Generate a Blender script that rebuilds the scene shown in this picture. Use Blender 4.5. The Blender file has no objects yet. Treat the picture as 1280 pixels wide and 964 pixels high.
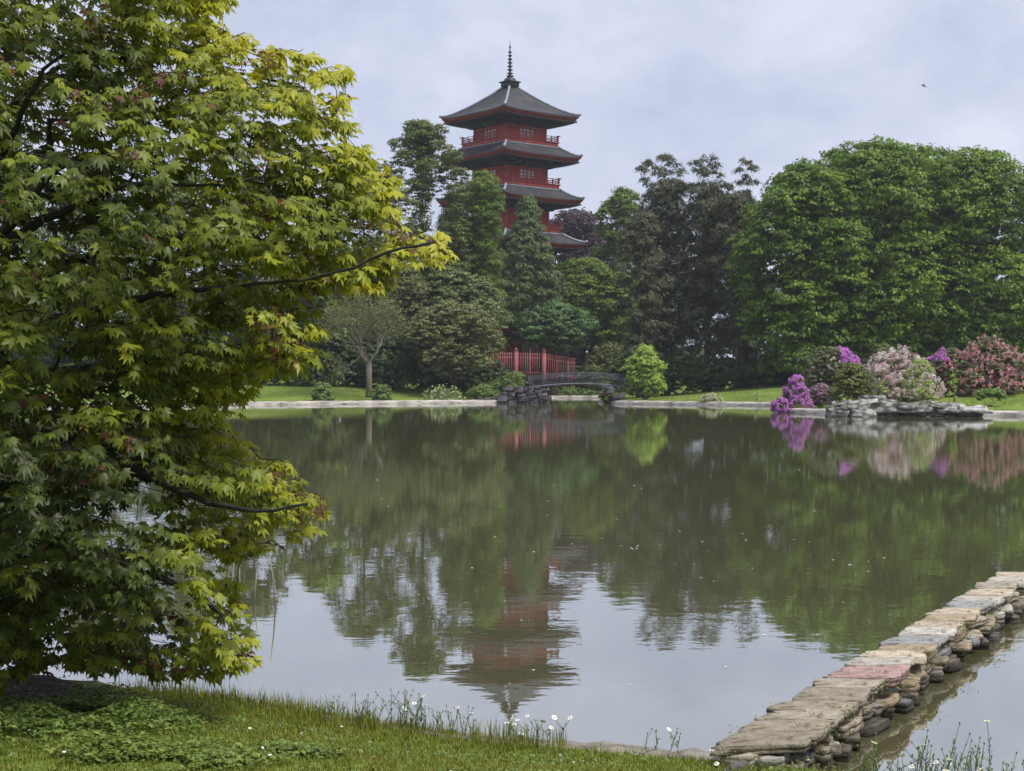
import bpy, math, random
import numpy as np
from mathutils import Vector, noise as mnoise

C = bpy.context.scene.collection
scn = bpy.context.scene
R = math.radians
rng = np.random.default_rng(7)
random.seed(7)

# ------------------------------------------------------------------ camera, world, sun, exposure
CAMH = 2.2
F = 1900.0                     # focal length in photograph pixels (1280 wide)
HV = 477.0                     # horizon row in the photograph
cam_d = bpy.data.cameras.new('camera'); cam = bpy.data.objects.new('camera', cam_d)
C.objects.link(cam); scn.camera = cam
cam_d.sensor_width = 36; cam_d.lens = 36 * F / 1280
cam.location = (0, 0, CAMH); cam.rotation_euler = (R(90) - math.atan(5.0 / F), 0, 0)
cam_d.clip_start = 0.1; cam_d.clip_end = 6000

w = bpy.data.worlds.new("World"); scn.world = w; w.use_nodes = True
nt = w.node_tree; nt.nodes.clear()
SUN_EL, SUN_AZ = R(58), R(122)     # azimuth clockwise from +Y: high, on the right
def N(nt, t, **k):
    n = nt.nodes.new(t)
    for a, b in k.items(): setattr(n, a, b)
    return n
sky = N(nt, 'ShaderNodeTexSky', sky_type='NISHITA', sun_disc=False)
sky.sun_elevation = SUN_EL; sky.sun_rotation = SUN_AZ; sky.air_density = 1.0; sky.dust_density = 2.0
tc = N(nt, 'ShaderNodeTexCoord'); mp = N(nt, 'ShaderNodeMapping')
mp.inputs['Scale'].default_value = (2.6, 2.6, 4.2); mp.inputs['Rotation'].default_value = (0.25, 0.5, 0)
nz = N(nt, 'ShaderNodeTexNoise'); nz.inputs['Scale'].default_value = 1.6; nz.inputs['Detail'].default_value = 9
nz.inputs['Roughness'].default_value = 0.62; nz.inputs['Distortion'].default_value = 0.15
cr = N(nt, 'ShaderNodeValToRGB')
cr.color_ramp.elements[0].position = 0.34; cr.color_ramp.elements[0].color = (3.6, 4.15, 5.5, 1)
cr.color_ramp.elements[1].position = 0.62; cr.color_ramp.elements[1].color = (5.9, 6.1, 7.3, 1)
mx = N(nt, 'ShaderNodeMixRGB'); mx.inputs['Fac'].default_value = 0.93
bg = N(nt, 'ShaderNodeBackground'); bg.inputs['Strength'].default_value = 0.1
wo = N(nt, 'ShaderNodeOutputWorld')
L = nt.links.new
L(tc.outputs['Generated'], mp.inputs['Vector']); L(mp.outputs[0], nz.inputs['Vector'])
L(nz.outputs['Fac'], cr.inputs['Fac']); L(sky.outputs[0], mx.inputs['Color1']); L(cr.outputs[0], mx.inputs['Color2'])
L(mx.outputs[0], bg.inputs['Color']); L(bg.outputs[0], wo.inputs['Surface'])

sd = bpy.data.lights.new('sun', 'SUN'); sd.energy = 2.7; sd.angle = R(18); sd.color = (1.0, 0.965, 0.9)
sun = bpy.data.objects.new('sun', sd); C.objects.link(sun)
sdir = Vector((math.sin(SUN_AZ) * math.cos(SUN_EL), math.cos(SUN_AZ) * math.cos(SUN_EL), math.sin(SUN_EL)))
sun.rotation_euler = sdir.to_track_quat('Z', 'Y').to_euler(); sun.location = (40, -60, 90)

vs = scn.view_settings
vs.view_transform = 'Standard'; vs.look = 'None'; vs.gamma = 1; vs.use_curve_mapping = False; vs.exposure = 0.45
scn.cycles.max_bounces = 6; scn.cycles.diffuse_bounces = 3; scn.cycles.glossy_bounces = 2
scn.cycles.transmission_bounces = 4; scn.cycles.transparent_max_bounces = 4
scn.cycles.caustics_reflective = False; scn.cycles.caustics_refractive = False

# ------------------------------------------------------------------ helpers
def at(u, v, d):
    """point in the place at distance d in front of the camera, by where the photograph shows it"""
    return np.array([(u - 640) / F * d, d, CAMH - (v - HV) / F * d])

def tag(o, label=None, cat=None, group=None, kind=None):
    if label: o['label'] = label
    if cat: o['category'] = cat
    if group: o['group'] = group
    if kind: o['kind'] = kind
    return o

def empty(name, loc, label, cat, group=None, rz=0):
    o = bpy.data.objects.new(name, None); C.objects.link(o)
    o.location = loc; o.rotation_euler = (0, 0, rz); o.empty_display_size = 0.2
    return tag(o, label, cat, group)

def mesh(name, V, faces, mat, tint=None, smooth=False):
    """faces: list of (n,k) int arrays (all k-gons)"""
    me = bpy.data.meshes.new(name)
    V = np.ascontiguousarray(V, dtype=np.float32)
    fs = [np.asarray(f, dtype=np.int32) for f in (faces if isinstance(faces, list) else [faces]) if len(f)]
    loops = np.concatenate([f.ravel() for f in fs])
    tot = np.concatenate([np.full(len(f), f.shape[1], dtype=np.int32) for f in fs])
    start = np.concatenate([[0], np.cumsum(tot)[:-1]]).astype(np.int32)
    me.vertices.add(len(V)); me.vertices.foreach_set('co', V.ravel())
    me.loops.add(len(loops)); me.loops.foreach_set('vertex_index', loops)
    me.polygons.add(len(tot)); me.polygons.foreach_set('loop_start', start); me.polygons.foreach_set('loop_total', tot)
    if smooth: me.polygons.foreach_set('use_smooth', np.ones(len(tot), dtype=bool))
    if tint is not None:
        a = me.attributes.new('tint', 'FLOAT', 'POINT'); a.data.foreach_set('value', np.ascontiguousarray(tint, dtype=np.float32))
    me.update(calc_edges=True)
    if mat: me.materials.append(mat)
    return me

def link(name, me, parent=None, loc=(0, 0, 0)):
    o = bpy.data.objects.new(name, me); C.objects.link(o); o.location = loc
    if parent: o.parent = parent
    return o

class MB:
    """collects simple shapes into one mesh"""
    def __init__(s): s.V = []; s.q = []; s.t = []; s.n = 0
    def add(s, V, q=(), t=()):
        V = np.asarray(V, float); s.V.append(V)
        if len(q): s.q.append(np.asarray(q) + s.n)
        if len(t): s.t.append(np.asarray(t) + s.n)
        s.n += len(V)
    def box(s, c, sz, rz=0, taper=1.0):
        x, y, z = [k / 2 for k in sz]
        P = np.array([[-x, -y, -z], [x, -y, -z], [x, y, -z], [-x, y, -z], [-x * taper, -y * taper, z], [x * taper, -y * taper, z], [x * taper, y * taper, z], [-x * taper, y * taper, z]])
        if rz:
            c_, s_ = math.cos(rz), math.sin(rz); P = np.c_[P[:, 0] * c_ - P[:, 1] * s_, P[:, 0] * s_ + P[:, 1] * c_, P[:, 2]]
        s.add(P + np.array(c), [[0, 3, 2, 1], [4, 5, 6, 7], [0, 1, 5, 4], [1, 2, 6, 5], [2, 3, 7, 6], [3, 0, 4, 7]])
    def tube(s, pts, rad, k=6):
        pts = np.asarray(pts, float); n = len(pts)
        rad = np.broadcast_to(np.asarray(rad, float), (n,))
        T = np.gradient(pts, axis=0); T /= np.linalg.norm(T, axis=1)[:, None] + 1e-9
        ref = np.array([0, 0, 1.0]) if abs(T[:, 2]).mean() < .8 else np.array([1.0, 0, 0])
        A = np.cross(T, ref); A /= np.linalg.norm(A, axis=1)[:, None] + 1e-9
        B = np.cross(T, A)
        a = np.arange(k) * 2 * np.pi / k
        V = pts[:, None, :] + rad[:, None, None] * (np.cos(a)[None, :, None] * A[:, None, :] + np.sin(a)[None, :, None] * B[:, None, :])
        i = np.arange(n - 1)[:, None] * k; j = np.arange(k)[None, :]; j2 = (j + 1) % k
        q = np.stack([i + j, i + j2, i + k + j2, i + k + j], -1).reshape(-1, 4)
        V = np.vstack([V.reshape(-1, 3), pts[0], pts[-1]])
        t = [[n * k, (m + 1) % k, m] for m in range(k)] + [[n * k + 1, (n - 1) * k + m, (n - 1) * k + (m + 1) % k] for m in range(k)]
        s.add(V, q, t)
    def lathe(s, prof, c=(0, 0, 0), k=12):
        """prof: list of (r,z)"""
        n = len(prof); a = np.arange(k) * 2 * np.pi / k
        V = np.array([[r * math.cos(b) + c[0], r * math.sin(b) + c[1], z + c[2]] for r, z in prof for b in a])
        i = np.arange(n - 1)[:, None] * k; j = np.arange(k)[None, :]; j2 = (j + 1) % k
        s.add(V, np.stack([i + j, i + j2, i + k + j2, i + k + j], -1).reshape(-1, 4))
    def build(s, name, mat, parent=None, smooth=False, tint=None, loc=(0, 0, 0)):
        me = mesh(name, np.vstack(s.V), ([np.vstack(s.q)] if s.q else []) + ([np.vstack(s.t)] if s.t else []), mat, tint, smooth)
        return link(name, me, parent, loc)

# ------------------------------------------------------------------ materials
def newmat(name):
    m = bpy.data.materials.new(name); m.use_nodes = True; n = m.node_tree; n.nodes.clear()
    out = N(n, 'ShaderNodeOutputMaterial'); return m, n, out
def ramp(n, cols):
    r = N(n, 'ShaderNodeValToRGB'); e = r.color_ramp.elements
    while len(e) < len(cols): e.new(0.5)
    for k, (p, c) in enumerate(cols): e[k].position = p; e[k].color = (*c, 1)
    return r

def leaf_mat(name, cols, transl=0.3, rough=0.5, spec=0.3, scale=0.35, use_obj=False):
    m, n, out = newmat(name); l = n.links.new
    if use_obj:
        t = N(n, 'ShaderNodeObjectInfo'); sep = N(n, 'ShaderNodeSeparateColor'); l(t.outputs['Color'], sep.inputs[0]); fac = sep.outputs[0]
    else:
        t = N(n, 'ShaderNodeAttribute', attribute_name='tint'); fac = t.outputs['Fac']
    geo = N(n, 'ShaderNodeNewGeometry'); nn = N(n, 'ShaderNodeTexNoise'); nn.inputs['Scale'].default_value = scale
    nn.inputs['Detail'].default_value = 2; l(geo.outputs['Position'], nn.inputs['Vector'])
    ma = N(n, 'ShaderNodeMath', operation='MULTIPLY_ADD'); ma.inputs[1].default_value = 0.5; ma.inputs[2].default_value = -0.25
    l(nn.outputs['Fac'], ma.inputs[0]); ad = N(n, 'ShaderNodeMath', operation='ADD'); ad.use_clamp = True
    l(ma.outputs[0], ad.inputs[0]); l(fac, ad.inputs[1])
    r = ramp(n, cols); l(ad.outputs[0], r.inputs[0])
    p = N(n, 'ShaderNodeBsdfPrincipled'); p.inputs['Roughness'].default_value = rough; p.inputs['Specular IOR Level'].default_value = spec
    l(r.outputs[0], p.inputs['Base Color'])
    tr = N(n, 'ShaderNodeBsdfTranslucent'); br = N(n, 'ShaderNodeMixRGB', blend_type='MULTIPLY'); br.inputs[0].default_value = 1
    br.inputs[2].default_value = (1.25, 1.2, 0.55, 1) if 'petal' not in name else (1.05, 1.0, 1.0, 1); l(r.outputs[0], br.inputs[1]); l(br.outputs[0], tr.inputs['Color'])
    ms = N(n, 'ShaderNodeMixShader'); ms.inputs[0].default_value = transl
    l(p.outputs[0], ms.inputs[1]); l(tr.outputs[0], ms.inputs[2]); l(ms.outputs[0], out.inputs['Surface'])
    return m

def solid_mat(name, cols, scale=2.0, rough=0.7, bump=0.3, bdist=0.02, detail=6, stretch=(1, 1, 1), metal=0, spec=0.4, rand=0.0):
    """noise-mottled solid; cols = ramp list"""
    m, n, out = newmat(name); l = n.links.new
    t = N(n, 'ShaderNodeTexCoord'); mp = N(n, 'ShaderNodeMapping'); mp.inputs['Scale'].default_value = stretch
    l(t.outputs['Object'], mp.inputs[0])
    nn = N(n, 'ShaderNodeTexNoise'); nn.inputs['Scale'].default_value = scale; nn.inputs['Detail'].default_value = detail
    nn.inputs['Roughness'].default_value = 0.6; l(mp.outputs[0], nn.inputs['Vector'])
    r = ramp(n, cols)
    if rand:
        oi = N(n, 'ShaderNodeObjectInfo'); a = N(n, 'ShaderNodeMath', operation='MULTIPLY_ADD'); a.inputs[1].default_value = rand; a.inputs[2].default_value = -rand / 2
        b = N(n, 'ShaderNodeMath', operation='ADD'); b.use_clamp = True
        l(oi.outputs['Random'], a.inputs[0]); l(a.outputs[0], b.inputs[0]); l(nn.outputs['Fac'], b.inputs[1]); l(b.outputs[0], r.inputs[0])
    else: l(nn.outputs['Fac'], r.inputs[0])
    p = N(n, 'ShaderNodeBsdfPrincipled'); p.inputs['Roughness'].default_value = rough; p.inputs['Metallic'].default_value = metal
    p.inputs['Specular IOR Level'].default_value = spec
    l(r.outputs[0], p.inputs['Base Color'])
    n2 = N(n, 'ShaderNodeTexNoise'); n2.inputs['Scale'].default_value = scale * 4; n2.inputs['Detail'].default_value = 8; l(mp.outputs[0], n2.inputs['Vector'])
    bp = N(n, 'ShaderNodeBump'); bp.inputs['Strength'].default_value = bump; bp.inputs['Distance'].default_value = bdist
    l(n2.outputs['Fac'], bp.inputs['Height']); l(bp.outputs[0], p.inputs['Normal'])
    l(p.outputs[0], out.inputs['Surface'])
    return m

bark = solid_mat('bark', [(0.3, (0.05, 0.04, 0.03)), (0.7, (0.13, 0.105, 0.08))], 3, .9, .6, .03, stretch=(1, 1, .25))
bark_grey = solid_mat('grey_bark', [(0.3, (0.12, 0.105, 0.08)), (0.7, (0.24, 0.21, 0.16))], 3, .9, .6, .03, stretch=(1, 1, .25))
bark_maple = solid_mat('maple_bark', [(0.3, (0.014, 0.012, 0.010)), (0.62, (0.035, 0.032, 0.025)), (0.8, (0.10, 0.11, 0.07))], 9, .85, .7, .01)
bark_red = solid_mat('conifer_bark', [(0.3, (0.08, 0.05, 0.04)), (0.7, (0.17, 0.12, 0.10))], 3, .9, .6, .03, stretch=(1, 1, .25))

M_linden = leaf_mat('linden_leaves', [(0, (0.046, 0.089, 0.013)), (0.5, (0.126, 0.216, 0.023)), (1, (0.267, 0.374, 0.035))])
M_oak = leaf_mat('oak_leaves', [(0, (0.048, 0.086, 0.016)), (0.5, (0.129, 0.198, 0.029)), (1, (0.283, 0.341, 0.050))])
M_dark = leaf_mat('dark_leaves', [(0, (0.028, 0.047, 0.015)), (0.5, (0.053, 0.087, 0.026)), (1, (0.122, 0.170, 0.044))], .15)
M_cedar = leaf_mat('cedar_needles', [(0, (0.039, 0.045, 0.025)), (0.5, (0.081, 0.094, 0.047)), (1, (0.185, 0.169, 0.081))], .1)
M_cone = leaf_mat('spruce_needles', [(0, (0.054, 0.078, 0.029)), (0.5, (0.120, 0.163, 0.053)), (1, (0.241, 0.285, 0.080))], .1)
M_meta = leaf_mat('larch_needles', [(0, (0.061, 0.101, 0.020)), (0.5, (0.132, 0.210, 0.034)), (1, (0.264, 0.352, 0.054))], .3)
M_grey = leaf_mat('greyish_leaves', [(0, (0.077, 0.088, 0.034)), (0.5, (0.164, 0.185, 0.065)), (1, (0.286, 0.306, 0.112))], .25)
M_airy = leaf_mat('robinia_leaves', [(0, (0.053, 0.077, 0.020)), (0.5, (0.116, 0.155, 0.039)), (1, (0.222, 0.268, 0.073))], .3)
M_purple = leaf_mat('copper_leaves', [(0, (0.030, 0.020, 0.030)), (0.5, (0.060, 0.036, 0.050)), (1, (0.095, 0.060, 0.070))], .15)
M_lime = leaf_mat('lime_green_leaves', [(0, (0.138, 0.220, 0.036)), (0.5, (0.304, 0.428, 0.079)), (1, (0.497, 0.622, 0.157))], .35)
M_dome = leaf_mat('domed_bush_leaves', [(0, (0.053, 0.105, 0.041)), (0.5, (0.115, 0.211, 0.072)), (1, (0.211, 0.333, 0.115))])
M_pale = leaf_mat('pale_shrub_leaves', [(0, (0.084, 0.138, 0.033)), (0.5, (0.168, 0.253, 0.066)), (1, (0.312, 0.391, 0.121))], .3)
M_rhodo = leaf_mat('rhododendron_leaves', [(0, (0.051, 0.064, 0.025)), (0.5, (0.122, 0.143, 0.056)), (1, (0.243, 0.264, 0.112))], .15)
M_olive = leaf_mat('olive_leaves', [(0, (0.069, 0.086, 0.022)), (0.5, (0.149, 0.178, 0.044)), (1, (0.276, 0.287, 0.083))], .2)
M_cover = leaf_mat('ground_cover_leaves', [(0, (0.075, 0.132, 0.027)), (0.5, (0.150, 0.220, 0.050)), (1, (0.275, 0.352, 0.090))], .25, scale=4)
M_clover = leaf_mat('clover_leaves', [(0, (0.072, 0.121, 0.024)), (0.5, (0.150, 0.209, 0.044)), (1, (0.286, 0.341, 0.088))], .25, scale=4)
M_grass = leaf_mat('grass_blades', [(0, (0.091, 0.100, 0.020)), (0.5, (0.188, 0.217, 0.028)), (0.85, (0.302, 0.304, 0.050)), (1, (0.500, 0.352, 0.121))], .3, scale=2.2)
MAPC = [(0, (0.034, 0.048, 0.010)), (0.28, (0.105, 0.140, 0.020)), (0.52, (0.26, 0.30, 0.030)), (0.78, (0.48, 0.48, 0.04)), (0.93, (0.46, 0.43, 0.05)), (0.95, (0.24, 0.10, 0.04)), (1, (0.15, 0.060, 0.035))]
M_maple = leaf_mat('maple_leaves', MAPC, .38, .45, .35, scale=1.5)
M_mapleo = leaf_mat('maple_leaf_single', MAPC, .38, .45, .35, scale=1.5, use_obj=True)
def petal_mat(name, a, b): return leaf_mat(name, [(0, a), (1, b)], .40, scale=.8)
P_magenta = petal_mat('magenta_petals', (0.55, 0.17, 0.60), (0.85, 0.42, 0.87))
P_lilac = petal_mat('lilac_petals', (0.45, 0.16, 0.42), (0.75, 0.42, 0.72))
P_white = petal_mat('blush_white_petals', (0.82, 0.62, 0.60), (0.88, 0.85, 0.82))
P_pink = petal_mat('pink_petals', (0.70, 0.22, 0.32), (0.85, 0.48, 0.52))
P_salmon = petal_mat('salmon_petals', (0.74, 0.36, 0.38), (0.87, 0.62, 0.60))
P_cream = petal_mat('cream_petals', (0.7, 0.7, 0.45), (0.85, 0.85, 0.7))

# ------------------------------------------------------------------ pond outline and ground height
SH_NEAR = [(-2.6, 10.35), (-1.8, 10.0), (-1.08, 9.4), (-0.2, 8.92), (0.28, 8.74), (1.06, 8.46), (1.5, 8.34), (2.0, 7.95), (2.6, 7.3), (3.3, 6.5)]
SH_OFF = [(5, 5.2), (9, 4.6), (16, 6), (26, 16), (34, 34), (41, 60), (43, 80), (39, 93)]
SH_RIGHT = [(34, 96.5), (29.5, 98), (24, 99.5), (21.5, 103), (19.9, 107), (19.3, 111), (20.5, 119), (24.5, 128), (26, 134), (22, 139), (18, 142.5), (10.8, 149.5), (9.9, 152)]
SH_INLET = [(9.7, 154), (9.5, 165), (11, 188), (12.5, 203), (4.8, 203), (4.2, 188), (3.9, 165), (3.9, 158), (3.6, 156)]
SH_LEFT = [(-1.5, 156), (-3.5, 155), (-9, 152), (-14, 149), (-28.5, 139), (-45, 128), (-62, 108)]
SH_BACK = [(-70, 78), (-62, 48), (-40, 26), (-22, 16), (-12, 12), (-7, 11.0), (-4.6, 10.8), (-3.4, 10.55)]
POND = np.array(SH_NEAR + SH_OFF + SH_RIGHT + SH_INLET + SH_LEFT + SH_BACK)
def sdist(x, y):
    x = np.asarray(x, float); y = np.asarray(y, float); sh = x.shape; P = np.stack([x.ravel(), y.ravel()], 1)
    best = np.full(len(P), 1e9); ins = np.zeros(len(P), bool)
    for a, b in zip(POND, np.roll(POND, -1, 0)):
        e = b - a; w_ = P - a; t = np.clip((w_ @ e) / (e @ e), 0, 1)
        best = np.minimum(best, ((w_ - t[:, None] * e) ** 2).sum(1))
        c = ((a[1] > P[:, 1]) != (b[1] > P[:, 1])); c &= P[:, 0] < (b[0] - a[0]) * (P[:, 1] - a[1]) / (b[1] - a[1] + 1e-12) + a[0]
        ins ^= c
    d = np.sqrt(best); return np.where(ins, -d, d).reshape(sh)
def sm(a, b, x):
    t = np.clip((x - a) / (b - a), 0, 1); return t * t * (3 - 2 * t)
def gz(x, y):
    x = np.asarray(x, float); y = np.asarray(y, float); s = sdist(x, y)
    wig = 0.5 * np.sin(x * 1.7 + 1.3) * np.cos(y * 1.9) + 0.5 * np.sin(x * .6 + y * .8)
    near = 0.13 + 0.34 * sm(0, 2.6, s) + 0.04 * wig * sm(0, 1, s) + .12 * sm(2.0, 8, s) + .08 * np.exp(-((x + 3.7) ** 2 / .9 + (y - 10.3) ** 2 / .35))
    near = np.where(s < .08, -0.55 + (near + .55) * np.clip((s + .32) / .40, 0, 1), near)
    big = 0.31 + 1.55 * sm(.6, 24, s) + 0.9 * sm(25, 90, s) + .08 * np.sin(x * .21) * np.sin(y * .17) * sm(2, 8, s)
    far = np.where(s < 0.1, -0.9, -0.9 + (big - .05 + .9) * sm(.1, .7, s))
    wgt = sm(14, 30, y)
    return near * (1 - wgt) + far * wgt
def gz1(x, y): return float(gz(np.array([x]), np.array([y]))[0])

def axis(parts):
    out = [parts[0][0]]
    for a, b, st in parts:
        n = max(1, int(round((b - a) / st))); out += list(np.linspace(a, b, n + 1)[1:])
    return np.array(out)
xs = axis([(-2600, -400, 300), (-400, -80, 20), (-80, -30, 2), (-30, -7, 1), (-7, 5, .11), (5, 30, .9), (30, 60, 2), (60, 400, 20), (400, 2600, 300)])
ys = axis([(-600, -40, 80), (-40, 2, 3), (2, 5.5, .4), (5.5, 11.5, .1), (11.5, 80, 1.6), (80, 145, .9), (145, 240, 2.2), (240, 600, 20), (600, 4500, 300)])
X, Y = np.meshgrid(xs, ys); Z = gz(X, Y)
near_m = (Y > 5) & (Y < 12)
Z = Z + np.where(near_m & (Z > .1), 0.012 * np.sin(X * 23 + 2 * np.sin(Y * 9)) * np.sin(Y * 19), 0)
nx = len(xs); ii = (np.arange(len(ys) - 1)[:, None] * nx + np.arange(nx - 1)[None, :]).ravel()
gm, gn, go = newmat('ground'); l = gn.links.new
geo = N(gn, 'ShaderNodeNewGeometry')
n1 = N(gn, 'ShaderNodeTexNoise'); n1.inputs['Scale'].default_value = .12; n1.inputs['Detail'].default_value = 4
n2 = N(gn, 'ShaderNodeTexNoise'); n2.inputs['Scale'].default_value = 2.6; n2.inputs['Detail'].default_value = 8; n2.inputs['Roughness'].default_value = .7
l(geo.outputs['Position'], n1.inputs['Vector']); l(geo.outputs['Position'], n2.inputs['Vector'])
mxx = N(gn, 'ShaderNodeMath', operation='ADD'); l(n1.outputs['Fac'], mxx.inputs[0]); l(n2.outputs['Fac'], mxx.inputs[1])
hf = N(gn, 'ShaderNodeMath', operation='MULTIPLY'); hf.inputs[1].default_value = .5; l(mxx.outputs[0], hf.inputs[0])
rg = ramp(gn, [(0.36, (0.065, 0.095, 0.018)), (0.5, (0.14, 0.205, 0.035)), (0.64, (0.25, 0.30, 0.075))]); l(hf.outputs[0], rg.inputs[0])
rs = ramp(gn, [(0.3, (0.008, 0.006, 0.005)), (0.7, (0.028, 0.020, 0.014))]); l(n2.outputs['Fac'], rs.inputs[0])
# bare soil: a patch under the maple by the water, the tree's shade darkened into its colour (an object position mask)
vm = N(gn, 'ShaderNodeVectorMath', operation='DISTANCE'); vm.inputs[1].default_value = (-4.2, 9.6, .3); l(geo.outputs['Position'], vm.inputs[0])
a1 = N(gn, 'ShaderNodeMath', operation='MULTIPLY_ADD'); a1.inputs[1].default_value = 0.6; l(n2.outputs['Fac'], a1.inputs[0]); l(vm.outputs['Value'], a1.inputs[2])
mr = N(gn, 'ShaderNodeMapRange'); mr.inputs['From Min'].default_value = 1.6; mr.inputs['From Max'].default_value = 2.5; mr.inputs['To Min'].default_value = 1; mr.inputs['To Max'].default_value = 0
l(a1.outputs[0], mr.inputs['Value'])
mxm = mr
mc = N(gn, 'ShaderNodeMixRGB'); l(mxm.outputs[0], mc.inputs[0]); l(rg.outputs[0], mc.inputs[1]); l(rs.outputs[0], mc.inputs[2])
pb = N(gn, 'ShaderNodeBsdfPrincipled'); pb.inputs['Roughness'].default_value = .95; pb.inputs['Specular IOR Level'].default_value = .1
l(mc.outputs[0], pb.inputs['Base Color']); bp = N(gn, 'ShaderNodeBump'); bp.inputs['Strength'].default_value = .9; bp.inputs['Distance'].default_value = .08
l(n2.outputs['Fac'], bp.inputs['Height']); l(bp.outputs[0], pb.inputs['Normal']); l(pb.outputs[0], go.inputs['Surface'])
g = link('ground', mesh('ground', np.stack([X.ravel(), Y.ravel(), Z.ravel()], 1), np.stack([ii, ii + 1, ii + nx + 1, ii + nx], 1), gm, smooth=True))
tag(g, kind='structure')

# ------------------------------------------------------------------ water
wm, wn, wout = newmat('pond_water'); l = wn.links.new
geo = N(wn, 'ShaderNodeNewGeometry')
def nz_(scale, st, det=3):
    mp = N(wn, 'ShaderNodeMapping'); mp.inputs['Scale'].default_value = st; l(geo.outputs['Position'], mp.inputs[0])
    q = N(wn, 'ShaderNodeTexNoise'); q.inputs['Scale'].default_value = scale; q.inputs['Detail'].default_value = det; l(mp.outputs[0], q.inputs['Vector']); return q
r1 = nz_(2.2, (1, 1.3, 1), 3); r2 = nz_(9.0, (1, 1, 1), 2); pat = nz_(.09, (1, .6, 1), 3)
mrp = N(wn, 'ShaderNodeMapRange'); mrp.inputs['From Min'].default_value = .38; mrp.inputs['From Max'].default_value = .62
mrp.inputs['To Min'].default_value = .35; mrp.inputs['To Max'].default_value = 1.0; l(pat.outputs['Fac'], mrp.inputs['Value'])
m2 = N(wn, 'ShaderNodeMath', operation='MULTIPLY_ADD'); m2.inputs[1].default_value = .16; l(r2.outputs['Fac'], m2.inputs[0]); l(r1.outputs['Fac'], m2.inputs[2])
m3 = N(wn, 'ShaderNodeMath', operation='MULTIPLY'); l(m2.outputs[0], m3.inputs[0]); l(mrp.outputs[0], m3.inputs[1])
wb = N(wn, 'ShaderNodeBump'); wb.inputs['Strength'].default_value = 1.0; wb.inputs['Distance'].default_value = 0.0019; l(m3.outputs[0], wb.inputs['Height'])
gl = N(wn, 'ShaderNodeBsdfGlossy'); gl.inputs['Roughness'].default_value = .012; gl.inputs['Color'].default_value = (.93, .95, .96, 1); l(wb.outputs[0], gl.inputs['Normal'])
df = N(wn, 'ShaderNodeBsdfDiffuse'); df.inputs['Color'].default_value = (.115, .112, .050, 1)
fr = N(wn, 'ShaderNodeFresnel'); fr.inputs['IOR'].default_value = 1.33
pw = N(wn, 'ShaderNodeMath', operation='POWER'); pw.inputs[1].default_value = .31; l(fr.outputs[0], pw.inputs[0])
cp = N(wn, 'ShaderNodeMath', operation='MULTIPLY'); cp.inputs[1].default_value = .90; l(pw.outputs[0], cp.inputs[0])   # weaker mirror, so more of the murky colour shows
mw = N(wn, 'ShaderNodeMixShader'); l(cp.outputs[0], mw.inputs[0]); l(df.outputs[0], mw.inputs[1]); l(gl.outputs[0], mw.inputs[2]); l(mw.outputs[0], wout.inputs['Surface'])
wat = link('pond_water', mesh('pond_water', np.array([[-80, 3, 0], [52, 3, 0], [52, 214, 0], [-80, 214, 0]]), np.array([[0, 1, 2, 3]]), wm)); tag(wat, kind='structure')

# ------------------------------------------------------------------ kerbs
M_kerb = solid_mat('pale_concrete', [(0.34, (0.14, 0.12, 0.095)), (0.46, (0.38, 0.34, 0.30)), (0.66, (0.62, 0.57, 0.51))], 1.1, .85, .5, .04, stretch=(.8, .8, 6))
M_kerbn = solid_mat('weathered_concrete', [(0.3, (0.10, 0.09, 0.07)), (0.5, (0.22, 0.195, 0.16)), (0.72, (0.36, 0.33, 0.28))], 6, .9, .5, .01)
def kerb(pts, name, mat, prof, label, step=1.2, seed=0):
    pts = np.array(pts, float); seg = np.r_[0, np.cumsum(np.linalg.norm(np.diff(pts, axis=0), axis=1))]
    # smooth the run a little
    s_ = np.linspace(0, seg[-1], max(4, int(seg[-1] / step)))
    px = np.interp(s_, seg, pts[:, 0]); py = np.interp(s_, seg, pts[:, 1])
    T = np.stack([np.gradient(px), np.gradient(py)], 1); T /= np.linalg.norm(T, axis=1)[:, None]
    Nn = np.stack([T[:, 1], -T[:, 0]], 1)
    mid = np.stack([px, py], 1); test = sdist(mid[:, 0] + Nn[:, 0] * .4, mid[:, 1] + Nn[:, 1] * .4)
    Nn[test < 0] *= -1
    rr = np.random.default_rng(seed); K = len(prof)
    V = []
    for i in range(len(px)):
        for (o, z) in prof:
            j = rr.normal(0, .012) if z > 0 else 0
            V.append((px[i] + Nn[i, 0] * o, py[i] + Nn[i, 1] * o, z + j))
    q = [[i * K + k, (i + 1) * K + k, (i + 1) * K + k + 1, i * K + k + 1] for i in range(len(px) - 1) for k in range(K - 1)]
    o = link(name, mesh(name, np.array(V), np.array(q), mat)); tag(o, label, 'kerb'); return o
pf = [(-.22, -.4), (-.20, .0), (-.12, .24), (-.06, .29), (.5, .33), (.7, .31), (.75, .0)]
def pond_run(i0, i1): return [tuple(POND[k % len(POND)]) for k in range(i0, i1 + 1)]
kerb(SH_RIGHT, 'stone_kerb', M_kerb, pf, 'pale concrete kerb edging the right-hand lawn up to the bridge', seed=1)
kerb(SH_INLET[:-1], 'stone_kerb', M_kerb, pf, 'pale kerb round the narrow inlet seen beneath the footbridge', seed=2)
kerb(SH_LEFT, 'stone_kerb', M_kerb, pf, 'long pale kerb along the left lawn below the grey twiggy tree', seed=3)
pn = [(-.03, -.2), (-.02, .11), (.0, .135), (.16, .15), (.2, .10)]
kerb(SH_NEAR[2:7], 'stone_kerb', M_kerbn, pn, 'thin weathered concrete edging between near grass and water', .12, seed=4)

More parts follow.
